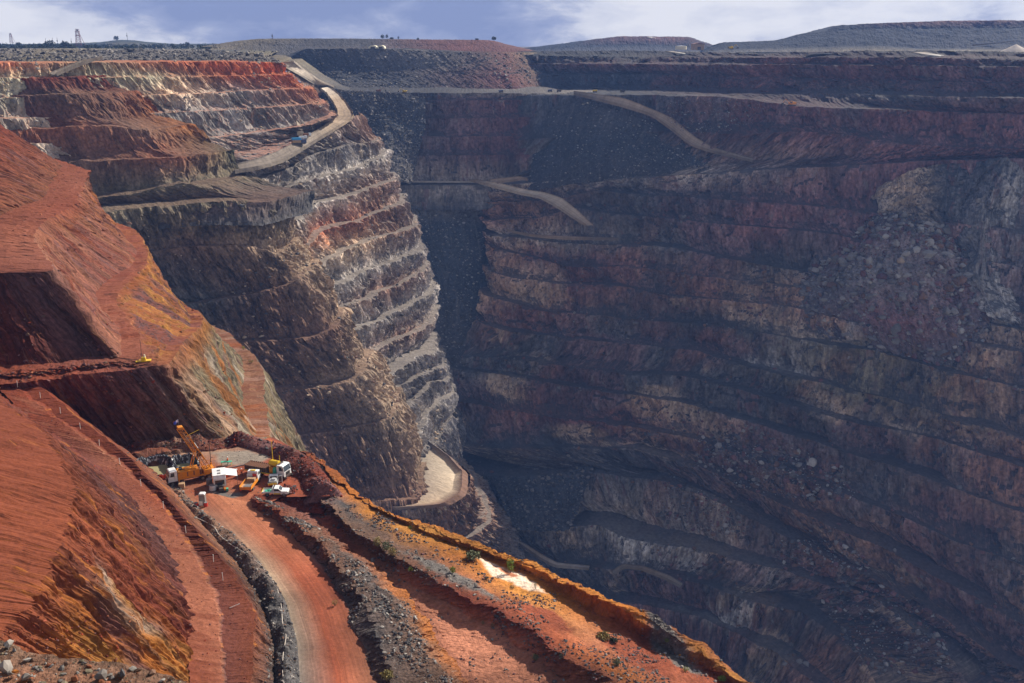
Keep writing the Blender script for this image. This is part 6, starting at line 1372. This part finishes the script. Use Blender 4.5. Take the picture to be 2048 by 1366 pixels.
Gs = np.array([[(a_ * 26 * math.cos(t), a_ * 26 * math.sin(t), 13 * (1 - a_) - 1) for t in A_] for a_ in Rr]); Gs[:, :, 2] += .35 * fbm(Gs[:, :, 0] / 4, Gs[:, :, 1] / 4, None, 3, 3); Gs[:, -1] = Gs[:, 0]
np_mesh('heap', Gs.reshape(-1, 3), grid_faces(14, 49), M_STONE, np.repeat((np.array(PAL['pale']) * np.linspace(1.25, .75, 14)[:, None])[:, None], 49, 1).reshape(-1, 3), parent=sp_)

def excavator(loc, rz, s, body, label, grp=None):
    root = empty('excavator', loc, rz, label, 'excavator', grp); root.scale = (s, s, s)
    for y in (-1.5, 1.5):
        MB().prism([(-2.3, .1), (2.3, .1), (2.7, .5), (2.3, 1.0), (-2.3, 1.0), (-2.7, .5)], y - .4, y + .4).build('track', STEEL, root, .05)
    h = MB().prism([(-3.0, 1.2), (1.8, 1.2), (1.8, 2.2), (.4, 3.0), (-3.0, 3.0)], -1.6, 1.6).build('house', body, root, .08)
    c = MB().box(.2, 1.9, .4, 1.6, 1.3, 3.6).build('cab', body, root, .06); MB().box(.4, 1.93, .45, 1.63, 2.4, 3.4).build('window', GLASS, c)
    b = MB().beam((1.4, -.4, 1.8), (5.2, -.4, 5.4), .32).beam((5.2, -.4, 5.4), (7.6, -.4, 2.6), .26).build('boom', body, root)
    MB().prism([(7.0, .8), (8.4, .9), (8.3, 2.6), (7.2, 2.7)], -1.1, .3).build('bucket', STEEL, b)
    MB().box(-3.2, -2.6, -1.5, 1.5, 1.3, 2.6).build('counterweight', STEEL, root, .05)
    return root
excavator(on(1583, 212), R(200), 1.25, YEL, 'big yellow shovel working on the dark right wall bench')
e2 = excavator(on(758, 185), R(20), .95, RUSTY, 'rusty excavator on the far plateau bench below the dump', 'machines on the far plateau'); excavator(on(809, 186), R(160), .9, AMB, 'amber excavator right of the rusty one on the plateau bench', 'machines on the far plateau')
excavator(Vector(PD(1462, 99, 1240)), R(10), 1.1, AMB, 'amber excavator on the rim road of the far right wall', 'machines on the far plateau')
def haul_truck(loc, rz, s, m, label):
    root = empty('haul_truck', loc, rz, label, 'truck', 'machines on the far plateau'); root.scale = (s, s, s)
    MB().box(-4, 4.2, -1.5, 1.5, 1.3, 2.1).build('chassis', STEEL, root)
    MB().prism([(-4.6, 2.6), (1.6, 2.2), (4.6, 4.9), (4.6, 5.1), (1.4, 5.0), (-4.6, 4.4)], -2.4, 2.4).build('dump_body', m, root, .05)
    c = MB().box(2.4, 4.0, -.2, 2.2, 2.1, 4.3).build('cab', m, root, .05); MB().box(3.2, 4.03, -.1, 2.1, 3.2, 4.1).build('window', GLASS, c)
    for x in (2.8, -2.5):
        for y in (-1.9, 1.9): wheel(root, x, y, 1.25, 1.0)
for u, v, a, m, lab in ((1100, 184, 10, BLUEG, 'dark haul truck, leftmost of those on the plateau road'), (1118, 184, 190, STEEL, 'grey haul truck, second along the plateau road'), (1190, 185, 15, AMB, 'amber haul truck in the middle of the plateau road'),
                        (1245, 185, 200, STEEL, 'dark haul truck at the right end of the plateau road'), (1002, 185, 20, BLUEG, 'dark haul truck under the olive dump corner')):
    haul_truck(on(u, v), R(a), .55, m, lab)
# blue drill and its companions on the left ramp
bp = on(596, 288)
bd = empty('blast_drill', bp, R(22), 'blue covered drill machine parked on the left wall ramp', 'drill')
MB().box(-4.2, 2.0, -2.2, 2.2, .3, 3.0).build('housing', WOOD, bd, .1); MB().box(-4.6, 2.4, -2.5, 2.5, 3.0, 4.6, .9).build('blue_cover', BLUE, bd, .1); MB().box(2.2, 6.0, -2.2, 2.2, .4, 3.4).build('engine_bay', BLUEG, bd, .1)
MB().beam((-4.4, 0, 4.0), (-9.5, 0, 2.2), .3).build('boom', PLAST, bd)
for y in (-2.0, 2.0): MB().prism([(-4, .0), (5, .0), (5.5, .6), (5, 1.1), (-4, 1.1), (-4.5, .6)], y - .5, y + .5).build('track', STEEL, bd)
for u, v, m, lab in ((606, 279, PLAST, 'white service truck parked behind the blue drill'), (614, 273.5, RUSTY, 'rusty service truck farther up the left ramp')):
    q = on(u, v); st_ = empty('service_truck', q, R(25), lab, 'truck'); MB().box(-3, 1.2, -1.2, 1.2, 1.0, 2.6).build('box_body', m, st_, .06); MB().box(1.3, 3.0, -1.15, 1.15, .9, 2.8).build('cab', PLAST, st_, .1); MB().box(1.9, 3.03, -1.0, 1.0, 1.9, 2.6).build('window', GLASS, st_)
    for x in (2.1, -1.8):
        for y in (-1.0, 1.0): wheel(st_, x, y, .5, .35)
# pale fallen slab beside the ramp
o = rocks(np.array([tuple(on(598, 263))]), np.array([4.2]), np.array([PAL['cream']]), 'boulder', 77, squash=1.2); tag(o, 'cream coloured slab of rock above the blue drill on the left wall', 'boulder')
o = rocks(np.array([tuple(on(966, 1058))]), np.array([.7]), np.array([PAL['lgrey']]), 'boulder', 78); tag(o, 'grey boulder on the ochre ridge at the pit edge', 'boulder')

# ------------------------------------------------------------------ haze over the pit
hm = bpy.data.materials.new('haze_air'); hm.use_nodes = True; hn = hm.node_tree; hn.nodes.clear()
ho = hn.nodes.new('ShaderNodeOutputMaterial'); hv = hn.nodes.new('ShaderNodeVolumePrincipled')
hv.inputs['Color'].default_value = (0.22, 0.42, 1.0, 1); hv.inputs['Density'].default_value = HAZE_DENSITY; hv.inputs['Anisotropy'].default_value = 0.1
hn.links.new(hv.outputs[0], ho.inputs['Volume'])
hx0, hx1, hy0, hy1, hz0, hz1 = -3500, 3500, -300, 4200, -700, 160
hV = np.array([(x, y, z) for x in (hx0, hx1) for y in (hy0, hy1) for z in (hz0, hz1)], float)
hF = np.array([(0, 1, 3, 2), (4, 6, 7, 5), (0, 4, 5, 1), (2, 3, 7, 6), (0, 2, 6, 4), (1, 5, 7, 3)])
hz = np_mesh('haze', hV, hF, hm); hz['kind'] = 'stuff'
